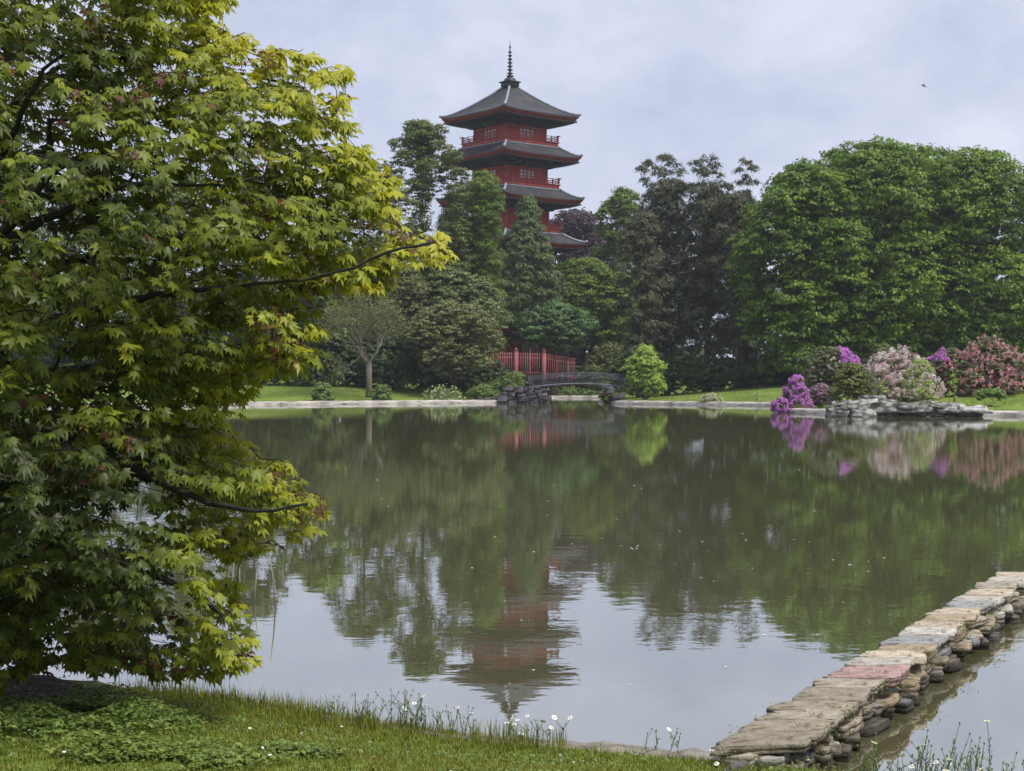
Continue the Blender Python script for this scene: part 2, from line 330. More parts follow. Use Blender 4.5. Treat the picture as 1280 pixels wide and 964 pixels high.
# ------------------------------------------------------------------ leaf clouds
def frames(n, d):
    """rotation matrices with local z = n, local y close to d"""
    n = n / (np.linalg.norm(n, axis=1)[:, None] + 1e-9)
    x = np.cross(d, n); x /= np.linalg.norm(x, axis=1)[:, None] + 1e-9
    y = np.cross(n, x)
    return np.stack([x, y, n], 2)          # columns
LEAF_Q = (np.array([[0, -.5, 0], [.34, .0, .10], [0, .55, -.06], [-.34, .02, .10]]), np.array([[0, 1, 2, 3]]))
LEAF_N = (np.array([[0, -.6, 0], [.16, .0, .05], [0, .8, -.1], [-.16, .0, .05]]), np.array([[0, 1, 2, 3]]))
LEAF_QT = (np.array([[0, .62, -.08], [-.40, -.40, .08], [.40, -.40, .08]]), np.array([[0, 1, 2]]))
LEAF_NT = (np.array([[0, .85, -.1], [-.17, -.6, .05], [.17, -.6, .05]]), np.array([[0, 1, 2]]))
def scatter(pos, n, d, size, tmpl, tint):
    T, Fc = tmpl; Rm = frames(n, d); k = len(T)
    V = pos[:, None, :] + size[:, None, None] * np.einsum('nij,kj->nki', Rm, T)
    Fa = (np.arange(len(pos))[:, None, None] * k + Fc[None]).reshape(-1, Fc.shape[1])
    return V.reshape(-1, 3), Fa, np.repeat(tint, k)
def rdir(n, r): 
    v = r.normal(size=(n, 3)); return v / np.linalg.norm(v, axis=1)[:, None]

def cloud(lobes, nsub, sub_r, per, size, r, tmpl=LEAF_Q, up=.5, flat=.6, shell=.35, spread=.15, droop=0.0, hide_low=.5, tinto=0):
    """lobes (n,6): centre + radii.  Twig clusters sit on the lobes' shells, leaves dome over each cluster."""
    lobes = np.asarray(lobes, float)
    area = (lobes[:, 3] * lobes[:, 4] + lobes[:, 4] * lobes[:, 5] + lobes[:, 3] * lobes[:, 5])
    li = r.choice(len(lobes), nsub, p=area / area.sum())
    d = rdir(nsub, r); low = d[:, 2] < -.2; flip = low & (r.random(nsub) < hide_low); d[flip, 2] *= -1
    rad = 1 - shell * r.random(nsub) ** 1.6
    c = lobes[li, :3] + d * lobes[li, 3:] * rad[:, None]
    sr = sub_r * r.uniform(.6, 1.35, nsub)
    lt = r.normal(0, .07, len(lobes))[li] + r.normal(0, .07, nsub)
    n = nsub * per; k = np.repeat(np.arange(nsub), per)
    e = rdir(n, r); e[:, 2] = np.where(e[:, 2] < 0, -e[:, 2] * .5, e[:, 2])
    q = r.random(n) ** .5
    p = c[k] + e * (sr[k] * q)[:, None] * np.array([1, 1, flat])
    out = d[k]; p[:, 2] -= droop * (np.hypot(e[:, 0], e[:, 1]) * q) * sr[k]
    nn = e * .7 + out * .35 + np.array([0, 0, up]) + r.normal(0, .38, (n, 3))
    dd = out * .5 + e + np.array([0, 0, -.5]) + r.normal(0, .4, (n, 3))
    s = size * r.uniform(.65, 1.35, n)
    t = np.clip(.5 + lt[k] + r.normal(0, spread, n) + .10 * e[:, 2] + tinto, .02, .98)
    return scatter(p, nn, dd, s, LEAF_NT if tmpl is LEAF_N else LEAF_QT, t)

def limbs(mb, base, trunk_top, r0, r1, targets, r, k=6, bend=.06, rb=.25):
    base = np.array(base, float); top = np.array(trunk_top, float); n = 9
    t = np.linspace(0, 1, n); H = top[2] - base[2]
    wob = np.cumsum(r.normal(0, bend * H / 40, (n, 2)), 0); wob -= wob[0]
    P = base + (top - base) * t[:, None]; P[:, :2] += wob * t[:, None]
    rad = r0 + (r1 - r0) * t ** .8; rad[0] *= 1.45; rad[1] *= 1.05
    mb.tube(P, rad, 9)
    br = MB()
    for c in targets:
        c = np.array(c, float); tz = np.clip((c[2] - base[2]) / max(H, .1) * r.uniform(.45, .72), .12, .93)
        i = tz * (n - 1); a = int(i); a = min(a, n - 2); s = P[a] + (P[a + 1] - P[a]) * (i - a)
        rs_ = rb * (r0 + (r1 - r0) * tz ** .8) * r.uniform(.8, 1.3)
        m = (s + c) / 2 + np.array([0, 0, -.06 * np.linalg.norm(c - s)]) + r.normal(0, .05, 3) * np.linalg.norm(c - s)
        u_ = np.linspace(0, 1, 6)[:, None]; Q = s * (1 - u_) ** 2 + 2 * m * u_ * (1 - u_) + c * u_ ** 2
        br.tube(Q, np.linspace(rs_, rs_ * .22, 6), k)
    return br

def tree(name, label, u, d, vtop, vbot, wpx, mat, barkm, prof='dome', nl=26, lobe=.30, nsub=900, per=26, sub=.9, leaf=.30,
         seed=1, depth=None, group=None, trunk=.35, tmpl=LEAF_Q, cat='tree', tufts=(), **kw):
    r = np.random.default_rng(seed)
    x, y = (u - 640) / F * d, d; zb = gz1(x, y) - .15
    top = at(u, vtop, d)[2]; bot = max(at(u, vbot, d)[2], zb + .3); Rw = wpx / F * d / 2; Rd = depth or Rw * .85; H = top - bot
    root = empty(name, (x, y, zb), label, cat, group)
    LB = []
    for i in range(nl):
        t = (i + .5) / nl; t = t ** .85
        if prof == 'dome': w_ = math.sqrt(max(0, 1 - (max(0, t - .35) / .68) ** 2.2)) * (0.72 + .28 * min(1, t / .35))
        elif prof == 'cone': w_ = (1 - t) ** .75 * .97 + .03
        elif prof == 'column': w_ = .55 + .45 * math.sin(math.pi * min(1, t * 1.05)) * (1 if t < .8 else .9)
        elif prof == 'ragged': w_ = (.95 - .45 * t) * r.uniform(.7, 1.1)
        elif prof == 'round': w_ = math.sqrt(max(.02, 1 - (2 * t - 1) ** 2))
        elif prof == 'wide': w_ = math.sqrt(max(.03, 1 - t ** 2.4)) 
        lr = lobe * Rw * r.uniform(.75, 1.25) * (1 if prof != 'cone' else (.5 + .8 * w_))
        rr_ = max(0, w_ * Rw - lr * (.8 if prof != 'cone' else .45)); a = i * 2.39996 + r.uniform(-.4, .4); q = math.sqrt(r.uniform(.5, 1)) if i % 4 else r.uniform(0, .5)
        fz = .72 if prof != 'cone' else .5
        z = bot + lr * fz * .6 + t * (H - lr * fz * 1.5)
        LB.append((x + math.cos(a) * rr_ * q, y + math.sin(a) * rr_ * q * Rd / Rw, z, lr, lr, lr * fz))
    LB.append((x, y, top - lobe * Rw * .45, lobe * Rw * .6, lobe * Rw * .6, lobe * Rw * .45))
    for (tu, tv, tr_) in tufts:
        p = at(tu, tv, d); rr_ = tr_ / F * d; LB.append((p[0], y + r.uniform(-1.5, 1.5), p[2], rr_, rr_, rr_ * .55))
    LB = np.array(LB)
    V, Fa, T = cloud(LB, nsub, sub, per, leaf, r, tmpl, **kw)
    V = V - np.array([x, y, zb])
    link('crown', mesh('crown', V, Fa, mat, T), root)
    mb = MB(); tt = (x, y, bot + H * .88)
    br = limbs(mb, (x, y, zb), tt, trunk, trunk * .22, LB[:, :3][r.permutation(len(LB))[:22]], r)
    for m_ in (mb, br):
        m_.V = [v - np.array([x, y, zb]) for v in m_.V]
    mb.build('trunk', barkm, root, smooth=True); br.build('limb', barkm, root, smooth=True)
    return root

# ---- broad lindens on the right
G_l = 'broad dark green lindens beyond the rhododendrons'
tree('linden_tree', 'narrower broad-leaved green tree at the left flank of the big dome, above the purple shrub', 1005, 163, 202, 487, 200, M_linden, bark, 'dome', 50, .33, 2500, 26, .9, .33, 11, group=G_l, droop=.35, trunk=.45)
tree('linden_tree', 'largest dome-shaped green linden, its round top highest of all on the right', 1098, 168, 174, 487, 310, M_linden, bark, 'dome', 70, .30, 4100, 26, 1.0, .34, 12, group=G_l, droop=.35, trunk=.6)
tree('linden_tree', 'big dome-shaped green linden at the right edge, behind the pink rhododendrons', 1222, 167, 186, 487, 280, M_linden, bark, 'dome', 60, .30, 3400, 26, 1.0, .34, 13, group=G_l, droop=.35, trunk=.6)
tree('linden_tree', 'smaller greyish green tree cut by the right edge of the view', 1325, 178, 218, 482, 190, M_oak, bark, 'dome', 30, .3, 1300, 22, .95, .34, 14, group=G_l, trunk=.5)
tree('linden_tree', 'green linden crown filling the dip between the left flank and the main dome', 1050, 181, 190, 470, 170, M_linden, bark, 'dome', 26, .34, 1100, 20, 1.1, .42, 15, group=G_l, trunk=.4)
tree('linden_tree', 'green linden crown filling the dip between the main dome and the right-hand one', 1165, 184, 184, 470, 190, M_linden, bark, 'dome', 28, .34, 1200, 20, 1.1, .42, 16, group=G_l, trunk=.4)
# ---- dark conifers
G_c = 'dark brownish conifers between the bridge and the lindens'
tree('dark_conifer', 'tallest dark conifer with a forked tufted top, above the lime green tree', 832, 176, 222, 440, 122, M_cedar, bark_red, 'ragged', 48, .27, 2200, 22, .65, .30, 21, group=G_c, tmpl=LEAF_N, tufts=[(803, 212, 9), (814, 202, 8), (832, 198, 10), (842, 205, 9), (822, 214, 10), (852, 214, 9), (808, 226, 10), (834, 216, 10)], droop=.7, trunk=.45, up=.2)
tree('dark_conifer', 'dark conifer with a broad tufted top, in the middle of the dark group', 884, 174, 224, 445, 118, M_cedar, bark_red, 'ragged', 48, .28, 2200, 22, .65, .30, 22, group=G_c, tmpl=LEAF_N, tufts=[(868, 206, 9), (886, 197, 10), (892, 206, 8), (874, 216, 11), (896, 218, 9), (884, 212, 10)], droop=.7, trunk=.45, up=.2)
tree('dark_conifer', 'thin dark conifer with one small tuft standing free at its tip, beside the lindens', 933, 180, 236, 450, 76, M_cedar, bark_red, 'ragged', 34, .28, 1000, 20, .55, .28, 23, group=G_c, tmpl=LEAF_N, tufts=[(931, 203, 8), (923, 212, 6), (941, 211, 6), (931, 221, 7), (925, 228, 7), (938, 230, 8)], droop=.7, trunk=.35, up=.2)
tree('dark_conifer', 'low dark conifer filling the gap below, left of the tufted tall ones', 800, 172, 262, 455, 72, M_cedar, bark_red, 'column', 30, .36, 1200, 22, .65, .30, 24, group=G_c, tmpl=LEAF_N, droop=.7, trunk=.35, up=.2)
tree('dark_conifer', 'shaded conifer with bare lower trunk, right of the dark group', 922, 171, 240, 440, 92, M_cedar, bark_red, 'column', 34, .34, 1500, 22, .65, .30, 25, group=G_c, tmpl=LEAF_N, droop=.7, trunk=.35, up=.2)
# ---- middle trees round the pagoda
tree('larch_tree', 'tall pale green feathery tree just left of the dark conifers', 776, 226, 236, 450, 90, M_meta, bark, 'column', 30, .3, 1500, 22, .8, .32, 31, trunk=.35)
tree('copper_beech', 'dark purple-leaved tree on the skyline behind the right side of the pagoda', 722, 262, 264, 440, 170, M_purple, bark, 'dome', 34, .3, 2000, 18, 1.4, .55, 32, trunk=.5)
tree('broadleaf_tree', 'fresh green round tree below the right side of the pagoda', 727, 219, 322, 428, 140, M_oak, bark, 'dome', 36, .28, 2000, 24, .75, .28, 33, trunk=.35)
tree('broadleaf_tree', 'green leafy tree between the pale feathery tree and the dark conifers, low in the gap', 768, 217, 340, 470, 84, M_oak, bark, 'dome', 24, .3, 1000, 24, .7, .28, 34, trunk=.3)
tree('round_bush_tree', 'dense dark green domed tree right above the red fence', 692, 207.6, 377, 436, 128, M_dome, bark, 'wide', 34, .28, 1500, 22, .6, .30, 35, depth=2.6, trunk=.35)
tree('conical_conifer', 'pointed dark conifer standing against the front of the red pagoda', 660, 209.5, 243, 410, 116, M_cone, bark_red, 'cone', 100, .24, 2700, 18, .68, .34, 36, depth=3.2, tmpl=LEAF_N, droop=.6, trunk=.35, flat=.45)
tree('feathery_conifer', 'tall bright green feathery conifer overlapping the left side of the pagoda', 606, 184, 212, 440, 92, M_meta, bark_red, 'ragged', 44, .30, 1900, 22, .62, .28, 37, tmpl=LEAF_N, droop=.5, trunk=.35)
tree('feathery_conifer', 'green conifer with loose branches on the left of the feathery one', 570, 186, 258, 440, 110, M_oak, bark_red, 'ragged', 36, .3, 1700, 22, .7, .28, 38, tmpl=LEAF_N, droop=.5, trunk=.35)
tree('robinia_tree', 'tall airy tree with sky showing through, left of the pagoda', 528, 182, 152, 420, 150, M_airy, bark, 'dome', 76, .20, 3000, 20, .66, .25, 39, trunk=.3)
tree('robinia_tree', 'airy tree left of the tall thin one, its edge behind the maple leaves', 455, 178, 196, 420, 140, M_airy, bark, 'dome', 54, .22, 1700, 20, .65, .24, 40, trunk=.3)
tree('broadleaf_tree', 'grey green tree with pale blossom tips behind the low round trees', 478, 176, 318, 450, 140, M_grey, bark, 'dome', 34, .28, 1700, 24, .65, .24, 41, trunk=.3)
tree('broadleaf_tree', 'dark green tree filling the gap behind the round tree by the fence', 565, 178, 336, 455, 150, M_cone, bark, 'dome', 34, .28, 2000, 24, .7, .26, 42, trunk=.3)
tree('pale_round_tree', 'low round-headed grey green tree left of the red fence', 568, 164, 377, 476, 146, M_grey, bark, 'dome', 44, .26, 2200, 20, .48, .23, 43, trunk=.22)
# ---- behind the maple on the left
G_b = 'park trees behind the big maple'
for k, (u, d, vt, wd, m_, lb) in enumerate([(400, 172, 262, 110, M_oak, 'green tree just left of the airy one, seen past the maple edge'),
        (318, 168, 232, 110, M_airy, 'loose-crowned tree glimpsed through the outer maple twigs'),
        (225, 175, 205, 130, M_oak, 'broad tree behind the middle of the maple'),
        (115, 165, 196, 130, M_airy, 'thin-leaved tree behind the darkest boughs of the maple'),
        (5, 172, 185, 130, M_oak, 'tall tree behind the left edge of the maple'),
        (-110, 168, 215, 140, M_oak, 'park tree outside the left edge of the view')]):
    tree('park_tree', lb, u, d, vt, 465, wd * 1.25, m_, bark, 'dome', 30, .28, 1000, 14, .9, .44, 60 + k, group=G_b, trunk=.35)

# ---- grey twiggy tree with its own visible branches
def twiggy_tree():
    r = np.random.default_rng(77); d = 157.0; u = 461
    x, y = (u - 640) / F * d, d; zb = gz1(x, y) - .1
    root = empty('twiggy_tree', (x, y, zb), 'spreading tree with grey bare-looking branches and one pale trunk on the left lawn', 'tree')
    mb = MB(); tw = MB(); O = np.array([x, y, zb])
    h0 = at(0, 452, d)[2] - zb
    mb.tube([(0, 0, -.1), (.03, 0, h0 * .5), (0, 0, h0)], [.40, .30, .30], 9); mb.build('trunk', bark_grey, root, smooth=True)
    ends = []
    def grow(p, dr, L, rad, lev):
        n = 5; P = [p]; 
        for i in range(n):
            dr = dr + r.normal(0, .12, 3) + np.array([0, 0, .02]); dr /= np.linalg.norm(dr); P.append(P[-1] + dr * L / n)
        tw.tube(P, np.linspace(rad, rad * .55, n + 1), 5 if lev < 3 else 3)
        if lev == 5: ends.append(P[-1]); return
        for j in range(3 if lev < 4 else 2):
            s = np.array(P[-1]) if j < 2 else np.array(P[3]); nd = dr + r.normal(0, .42, 3); nd[2] += .08; nd /= np.linalg.norm(nd)
            grow(s, nd, L * .74, rad * .55, lev + 1)
        if lev >= 3: ends.append(P[-1])
    for a in range(7):
        th = a * 2 * math.pi / 7 + .3; grow(np.array([0, 0, h0 * .93]), np.array([math.cos(th) * .85, math.sin(th) * .85, .75]), 2.75, .10, 1)
    tw.build('branch', bark_grey, root, smooth=True)
    E = np.array(ends); E = E[r.permutation(len(E))[:2600]]; n = len(E) * 12; k = np.repeat(np.arange(len(E)), 12)
    p = E[k] + r.normal(0, .30, (n, 3))
    V, Fa, T = scatter(p, rdir(n, r) + np.array([0, 0, .8]), rdir(n, r), .16 * r.uniform(.6, 1.4, n), LEAF_Q, np.clip(r.normal(.5, .2, n), 0, 1))
    link('crown', mesh('crown', V, Fa, M_grey, T), root)
twiggy_tree()

# ---- shrubs
def shrub(name, label, u, d, vtop, vbot, wpx, mat, nl=12, nsub=260, per=18, sub=.28, leaf=.14, seed=1, group=None, blossoms=(), cat='shrub', depth=None, lobe=.36, tmpl=LEAF_Q, stems=5, zfix=None, **kw):
    r = np.random.default_rng(seed); x, y = (u - 640) / F * d, d
    zb = gz1(x, y) - .08 if zfix is None else zfix
    top = at(u, vtop, d)[2]; bot = at(u, vbot, d)[2]; bot = max(bot, zb); H = top - bot; Rw = wpx / F * d / 2; Rd = depth or Rw * .8
    root = empty(name, (x, y, zb), label, cat, group)
    LB = []
    for i in range(nl):
        t = (i + .5) / nl; w_ = math.sqrt(max(.04, 1 - t ** 2.2)); lr = lobe * Rw * r.uniform(.55, 1.35); lz = min(lr * .85, H * .40)
        a = i * 2.39996 + r.uniform(-.5, .5); q = math.sqrt(r.uniform(.3, 1.1)); rr_ = max(0, w_ * Rw - lr * .75)
        LB.append((math.cos(a) * rr_ * q, math.sin(a) * rr_ * q * Rd / Rw, bot - zb + lz * .1 + t * (H - lz * 1.0) * r.uniform(.85, 1.0), lr, lr, lz))
    LB = np.array(LB)
    V, Fa, T = cloud(LB, nsub, sub, per, leaf, r, tmpl, **kw)
    V[:, 2] = np.maximum(V[:, 2], .02)
    link('foliage', mesh('foliage', V, Fa, mat, T), root)
    mb = MB()
    for c in LB[:stems, :3]:
        m = c * .5 + np.array([0, 0, -.1]) + r.normal(0, .1, 3); u_ = np.linspace(0, 1, 5)[:, None]
        b0 = np.array([r.normal(0, .02), r.normal(0, .02), 0]); Q = b0 * (1 - u_) ** 2 + 2 * m * u_ * (1 - u_) + c * u_ ** 2
        mb.tube(Q, np.linspace(.05, .015, 5) * max(.5, min(1.6, H / 2)), 5)
    st_ = mb.build('stem', bark_grey, root, smooth=True)
    if wpx < 60: st_['kind'] = 'stuff'
    for (pm, nb, tr, pet, reg) in blossoms:
        nb = int(nb * 1.35)
        # reg: (xmin,xmax,zmin,zmax) as fractions of the shrub's half width / height, where these blossoms sit
        S = []; tries = 0
        while len(S) < nb and tries < nb * 60:
            tries += 1; i = r.integers(len(LB)); e = rdir(1, r)[0]
            if e[1] > .4: e[1] *= -1
            p = LB[i, :3] + e * LB[i, 3:] * r.uniform(1.0, 1.12)
            fx = p[0] / Rw; fz = (p[2] - (bot - zb)) / H
            if reg[0] <= fx <= reg[1] and reg[2] <= fz <= reg[3] and p[2] > .1:
                if mnoise.noise(Vector(p) * (1.3 / max(sub * 2.5, .1)) + Vector((seed, 0, 0))) > -.12: S.append(p)
        if not S: continue
        S = np.array(S); n = len(S) * 12; k = np.repeat(np.arange(len(S)), 12); e = rdir(n, r)
        p = S[k] + e * tr * r.uniform(.7, 1.0, n)[:, None]
        V, Fa, T = scatter(p, e + r.normal(0, .25, (n, 3)), rdir(n, r), pet * r.uniform(.7, 1.3, n), LEAF_Q, np.clip(r.normal(.5, .25, len(S))[k] + r.normal(0, .15, n), 0, 1))
        b = link('blossom', mesh('blossom', V, Fa, pm, T), root); b['kind'] = 'stuff'
    return root

ALL = (-1.2, 1.2, 0, 1.2)
G_r = 'rhododendrons flowering on the right bank'
shrub('rhododendron', 'magenta rhododendron leaning out over the water at the tip of the lawn', 996, 109, 467, 515, 42, M_rhodo, 14, 420, 16, .2, .12, 101, G_r, [(P_magenta, 560, .11, .12, ALL), (P_lilac, 90, .09, .09, ALL)], zfix=-.0, depth=1.3)
shrub('rhododendron', 'small magenta rhododendron hanging lowest to the water at the tip of the lawn', 976, 107, 494, 517, 24, M_rhodo, 7, 150, 14, .16, .11, 114, G_r, [(P_magenta, 190, .10, .11, ALL)], zfix=0, depth=.8)
shrub('rhododendron', 'low lilac rhododendron between the magenta one and the olive bush', 1026, 110, 479, 503, 42, M_rhodo, 12, 320, 16, .2, .12, 102, G_r, [(P_lilac, 150, .09, .09, ALL), (P_magenta, 50, .09, .09, ALL)])
shrub('rhododendron', 'large grey green rhododendron with few pale blossoms and a magenta crest, behind the olive bush', 1042, 117, 430, 496, 106, M_rhodo, 24, 1000, 18, .3, .16, 103, G_r, [(P_white, 110, .11, .10, (-.6, .6, .3, .9)), (P_magenta, 420, .13, .13, (.1, 1.1, .5, 1.2))])
shrub('olive_bush', 'rounded yellowish olive bush without flowers, just above the left rocks', 1066, 105, 451, 499, 64, M_olive, 18, 760, 18, .22, .12, 104)
shrub('rhododendron', 'white and blush rhododendron, brightest of the row, behind the rocks', 1122, 111, 434, 498, 106, M_rhodo, 26, 900, 18, .28, .15, 105, G_r, [(P_white, 1700, .16, .12, ALL), (P_pink, 90, .12, .11, (-.8, .3, .1, .9))])
shrub('young_lime_shrub', 'slender yellow green shrub in front of the white rhododendron', 1150, 105, 446, 497, 44, M_lime, 12, 230, 14, .25, .12, 106, blossoms=[(P_white, 110, .10, .10, ALL)])
shrub('rhododendron', 'deep pink rhododendron with a magenta top, left part of the pink mass', 1186, 113, 432, 497, 84, M_rhodo, 20, 800, 18, .28, .15, 107, G_r, [(P_pink, 380, .11, .11, ALL), (P_magenta, 170, .11, .11, (-1, -.1, .7, 1.3)), (P_salmon, 90, .1, .1, ALL)])
shrub('rhododendron', 'tallest salmon pink rhododendron near the right edge', 1236, 112, 419, 496, 112, M_rhodo, 30, 1300, 18, .3, .15, 108, G_r, [(P_salmon, 620, .12, .12, ALL), (P_pink, 330, .11, .11, ALL), (P_lilac, 30, .11, .11, (-.3, .5, .1, .5))])
shrub('olive_bush', 'olive green bush at the right edge beside the salmon rhododendron', 1290, 114, 437, 497, 60, M_olive, 14, 500, 18, .28, .15, 109, blossoms=[(P_salmon, 30, .1, .1, ALL)])
shrub('olive_bush', 'olive coloured bush crest showing between the magenta crest and the white blossoms', 1104, 121, 426, 490, 62, M_olive, 14, 500, 18, .28, .15, 110)
shrub('leafy_clump', 'low bright green leaf clump at the foot of the salmon rhododendron', 1236, 104, 484, 498, 44, M_pale, 8, 180, 14, .18, .14, 111, cat='plant')
G_s = 'tiny saplings on the right lawn'
shrub('sapling', 'thin yellow leaved sapling in the gap left of the white rhododendron', 1103, 101.5, 472, 499, 10, M_lime, 7, 34, 10, .14, .10, 112, G_s, stems=3, cat='sapling')
shrub('sapling', 'thin yellow green sapling in front of the dark gap by the pink mass', 1191, 101, 462, 500, 14, M_lime, 8, 46, 10, .16, .10, 113, G_s, stems=4, cat='sapling')

shrub('lime_maple', 'small lime green maple at the right end of the footbridge', 806, 155, 424, 488, 62, M_lime, 26, 800, 16, .38, .24, 120, cat='tree', lobe=.32, stems=9, droop=.4)
shrub('cedar_bush', 'broad grey green juniper-like bush behind the footbridge', 762, 212, 421, 480, 82, M_grey, 22, 900, 20, .36, .2, 121, droop=.6)
shrub('brown_bush', 'small buff brown bush at the left foot of the grey green bush', 738, 208, 452, 478, 42, M_olive, 10, 300, 16, .3, .16, 122)
G_u = 'dark shrubs under the conifers'
for k, (u, d, vt, wd) in enumerate([(800, 170, 428, 70), (850, 172, 440, 70), (905, 171, 446, 76), (958, 170, 440, 60), (1010, 172, 450, 80)]):
    shrub('understorey_shrub', ['dark shrub behind the lime green maple', 'dark shrub under the tallest conifer', 'dark shrub under the middle conifers', 'dark shrub where conifers and lindens meet', 'dark shrub below the left linden'][k], u, d, vt, 484, wd * 1.2, M_dark, 18, 900, 16, .5, .26, 130 + k, G_u)
G_h = 'dark yew bushes behind the left lawn'
yew0 = None
YL = ['yew bush outside the left edge', 'yew bush behind the lower left maple boughs', 'yew bush behind the middle of the maple', 'broad green yew bush behind the lowest hanging maple tip', 'green yew bush left of the twiggy tree',
      'blue-black yew bush right behind the twiggy tree', 'blue-black yew bush between the twiggy and the round tree', 'blue-black yew bush behind the round tree by the fence']
def copy_tree(o, parent=None):
    c = o.copy(); C.objects.link(c); c.parent = parent
    for ch in [q for q in bpy.data.objects if q.parent == o]: copy_tree(ch, c)
    return c
shrub('low_hedge', 'dark clipped hedge right behind the red fence', 668, 211.6, 444, 478, 112, M_dark, 26, 700, 18, .4, .28, 139, cat='hedge', depth=.6, lobe=.16)
yews = []
for k, (u, vt, wd) in enumerate([(352, 408, 115), (425, 400, 115), (505, 405, 126), (-60, 420, 150), (60, 415, 140), (165, 410, 130), (262, 404, 130), (585, 415, 115)]):
    lb = [YL[4], YL[5], YL[6], YL[0], YL[1], YL[2], YL[3], YL[7]][k]; d = 168 + k % 2 * 3
    if k < 3: yews.append((shrub('yew_bush', lb, u, d, vt, 487, wd, M_dark, 20, 1200, 20, .5, .26, 140 + k, G_h, depth=4, up=.3), wd * d, vt))
    else:
        o, w0, v0 = yews[k % 3]; c = copy_tree(o); x = (u - 640) / F * d; c.location = (x, d, gz1(x, d) - .08); f = wd * d / w0; c.scale = (f, 1.1, (487 - vt) / (487 - v0)); c['label'] = lb
for k, (u, d, vt, vb, wd, nm, lb, m_) in enumerate([(403, 149, 477, 502, 32, 'bank_shrub', 'pale green bush on the bank left of the twiggy trunk', M_pale), (477, 151.5, 478, 502, 32, 'bank_shrub', 'pale green bush on the bank right of the twiggy trunk', M_pale),
        (640, 158.5, 463, 493, 64, 'bank_shrub', 'bright green bush draped over the rock pier by the fence', M_pale), (603, 158, 480, 500, 52, 'bank_shrub', 'low green bush left of the rock pier', M_pale),
        (598, 172, 466, 486, 34, 'bank_shrub', 'grey green bush hiding the left foot of the red fence', M_grey), (758, 154, 486, 503, 18, 'bank_shrub', 'small dark green bush hanging to the water right of the bridge opening', M_oak),
        (700, 207, 482, 492, 90, 'bank_shrub', 'low green cover on the bank beyond the bridge opening', M_pale)]):
    shrub(nm, lb, u, d, vt, vb, wd, m_, 10, 260, 16, .28, .17, 160 + k, 'shrubs along the far kerb', up=.4)
shrub('flowering_clump', 'clump of long leaves with white flowers on the left bank', 550, 156, 481, 501, 62, M_pale, 12, 260, 14, .25, .15, 170, 'white flowering clumps on the lawns', [(P_cream, 90, .10, .11, ALL)], cat='flowers', tmpl=LEAF_N)
shrub('flowering_clump', 'low patch of white flowers on the right lawn above the kerb', 889, 143, 491, 503, 34, M_cover, 10, 120, 12, .18, .12, 171, 'white flowering clumps on the lawns', [(P_cream, 130, .09, .10, ALL)], cat='flowers')
shrub('flowering_clump', 'two or three yellowish flowers on the lawn left of the magenta rhododendron', 945, 139.5, 489, 500, 10, M_cover, 4, 12, 8, .15, .10, 172, 'white flowering clumps on the lawns', [(P_cream, 8, .07, .08, ALL)], cat='flowers')

# ---- far wood: one mass
r = np.random.default_rng(5); nl = 420
ax = r.uniform(-190, 200, nl); ay = r.uniform(262, 300, nl); az = r.uniform(1, 19, nl)
LB = np.stack([ax, ay, az, r.uniform(4, 7, nl), r.uniform(4, 7, nl), r.uniform(3, 5, nl)], 1)
V, Fa, T = cloud(LB, 8000, 1.9, 14, 1.6, r)
o = link('far_wood', mesh('far_wood', V, Fa, M_dark, T)); tag(o, 'distant dark wood closing the park behind all the trees', 'wood', kind='stuff')
nl = 260; th = r.uniform(0, 1, nl)
LB = np.concatenate([np.stack([np.where(th[:nl // 2] < .5, -95, -80) + r.uniform(-10, 0, nl // 2), r.uniform(20, 170, nl // 2), r.uniform(3, 15, nl // 2), *[r.uniform(3.5, 6, nl // 2) for _ in range(3)]], 1),
                     np.stack([75 + r.uniform(0, 12, nl // 2), r.uniform(60, 190, nl // 2), r.uniform(3, 17, nl // 2), *[r.uniform(3.5, 6, nl // 2) for _ in range(3)]], 1)])
V, Fa, T = cloud(LB, 2200, 1.7, 8, 1.2, r)
o = link('side_wood', mesh('side_wood', V, Fa, M_oak, T)); tag(o, 'woods along both sides of the pond outside the view', 'wood', kind='stuff')

# ------------------------------------------------------------------ pagoda
M_red = solid_mat('red_lacquer', [(0.3, (0.24, 0.030, 0.026)), (0.52, (0.42, 0.058, 0.046)), (0.75, (0.52, 0.12, 0.09))], 1.2, .6, .2, .02)
M_dred = solid_mat('dark_red_wood', [(0.3, (0.18, 0.020, 0.022)), (0.7, (0.30, 0.034, 0.034))], 1.2, .6, .2, .02)
M_tile = solid_mat('roof_tile', [(0.3, (0.022, 0.022, 0.026)), (0.55, (0.045, 0.044, 0.048)), (0.75, (0.085, 0.078, 0.075))], .8, .55, .3, .03)
M_ridge = solid_mat('lead_ridge', [(0.3, (0.16, 0.18, 0.20)), (0.7, (0.42, 0.46, 0.50))], 2, .5, .2, .02)
M_ink = solid_mat('blue_black_timber', [(0.3, (0.012, 0.014, 0.022)), (0.7, (0.035, 0.038, 0.055))], 2, .6, .2, .02)
M_paper = solid_mat('window_paper', [(0.3, (0.60, 0.58, 0.60)), (0.7, (0.80, 0.78, 0.80))], 3, .5, .05, .01)
M_iron = solid_mat('black_bronze', [(0.3, (0.010, 0.014, 0.016)), (0.7, (0.03, 0.035, 0.035))], 4, .5, .2, .01)

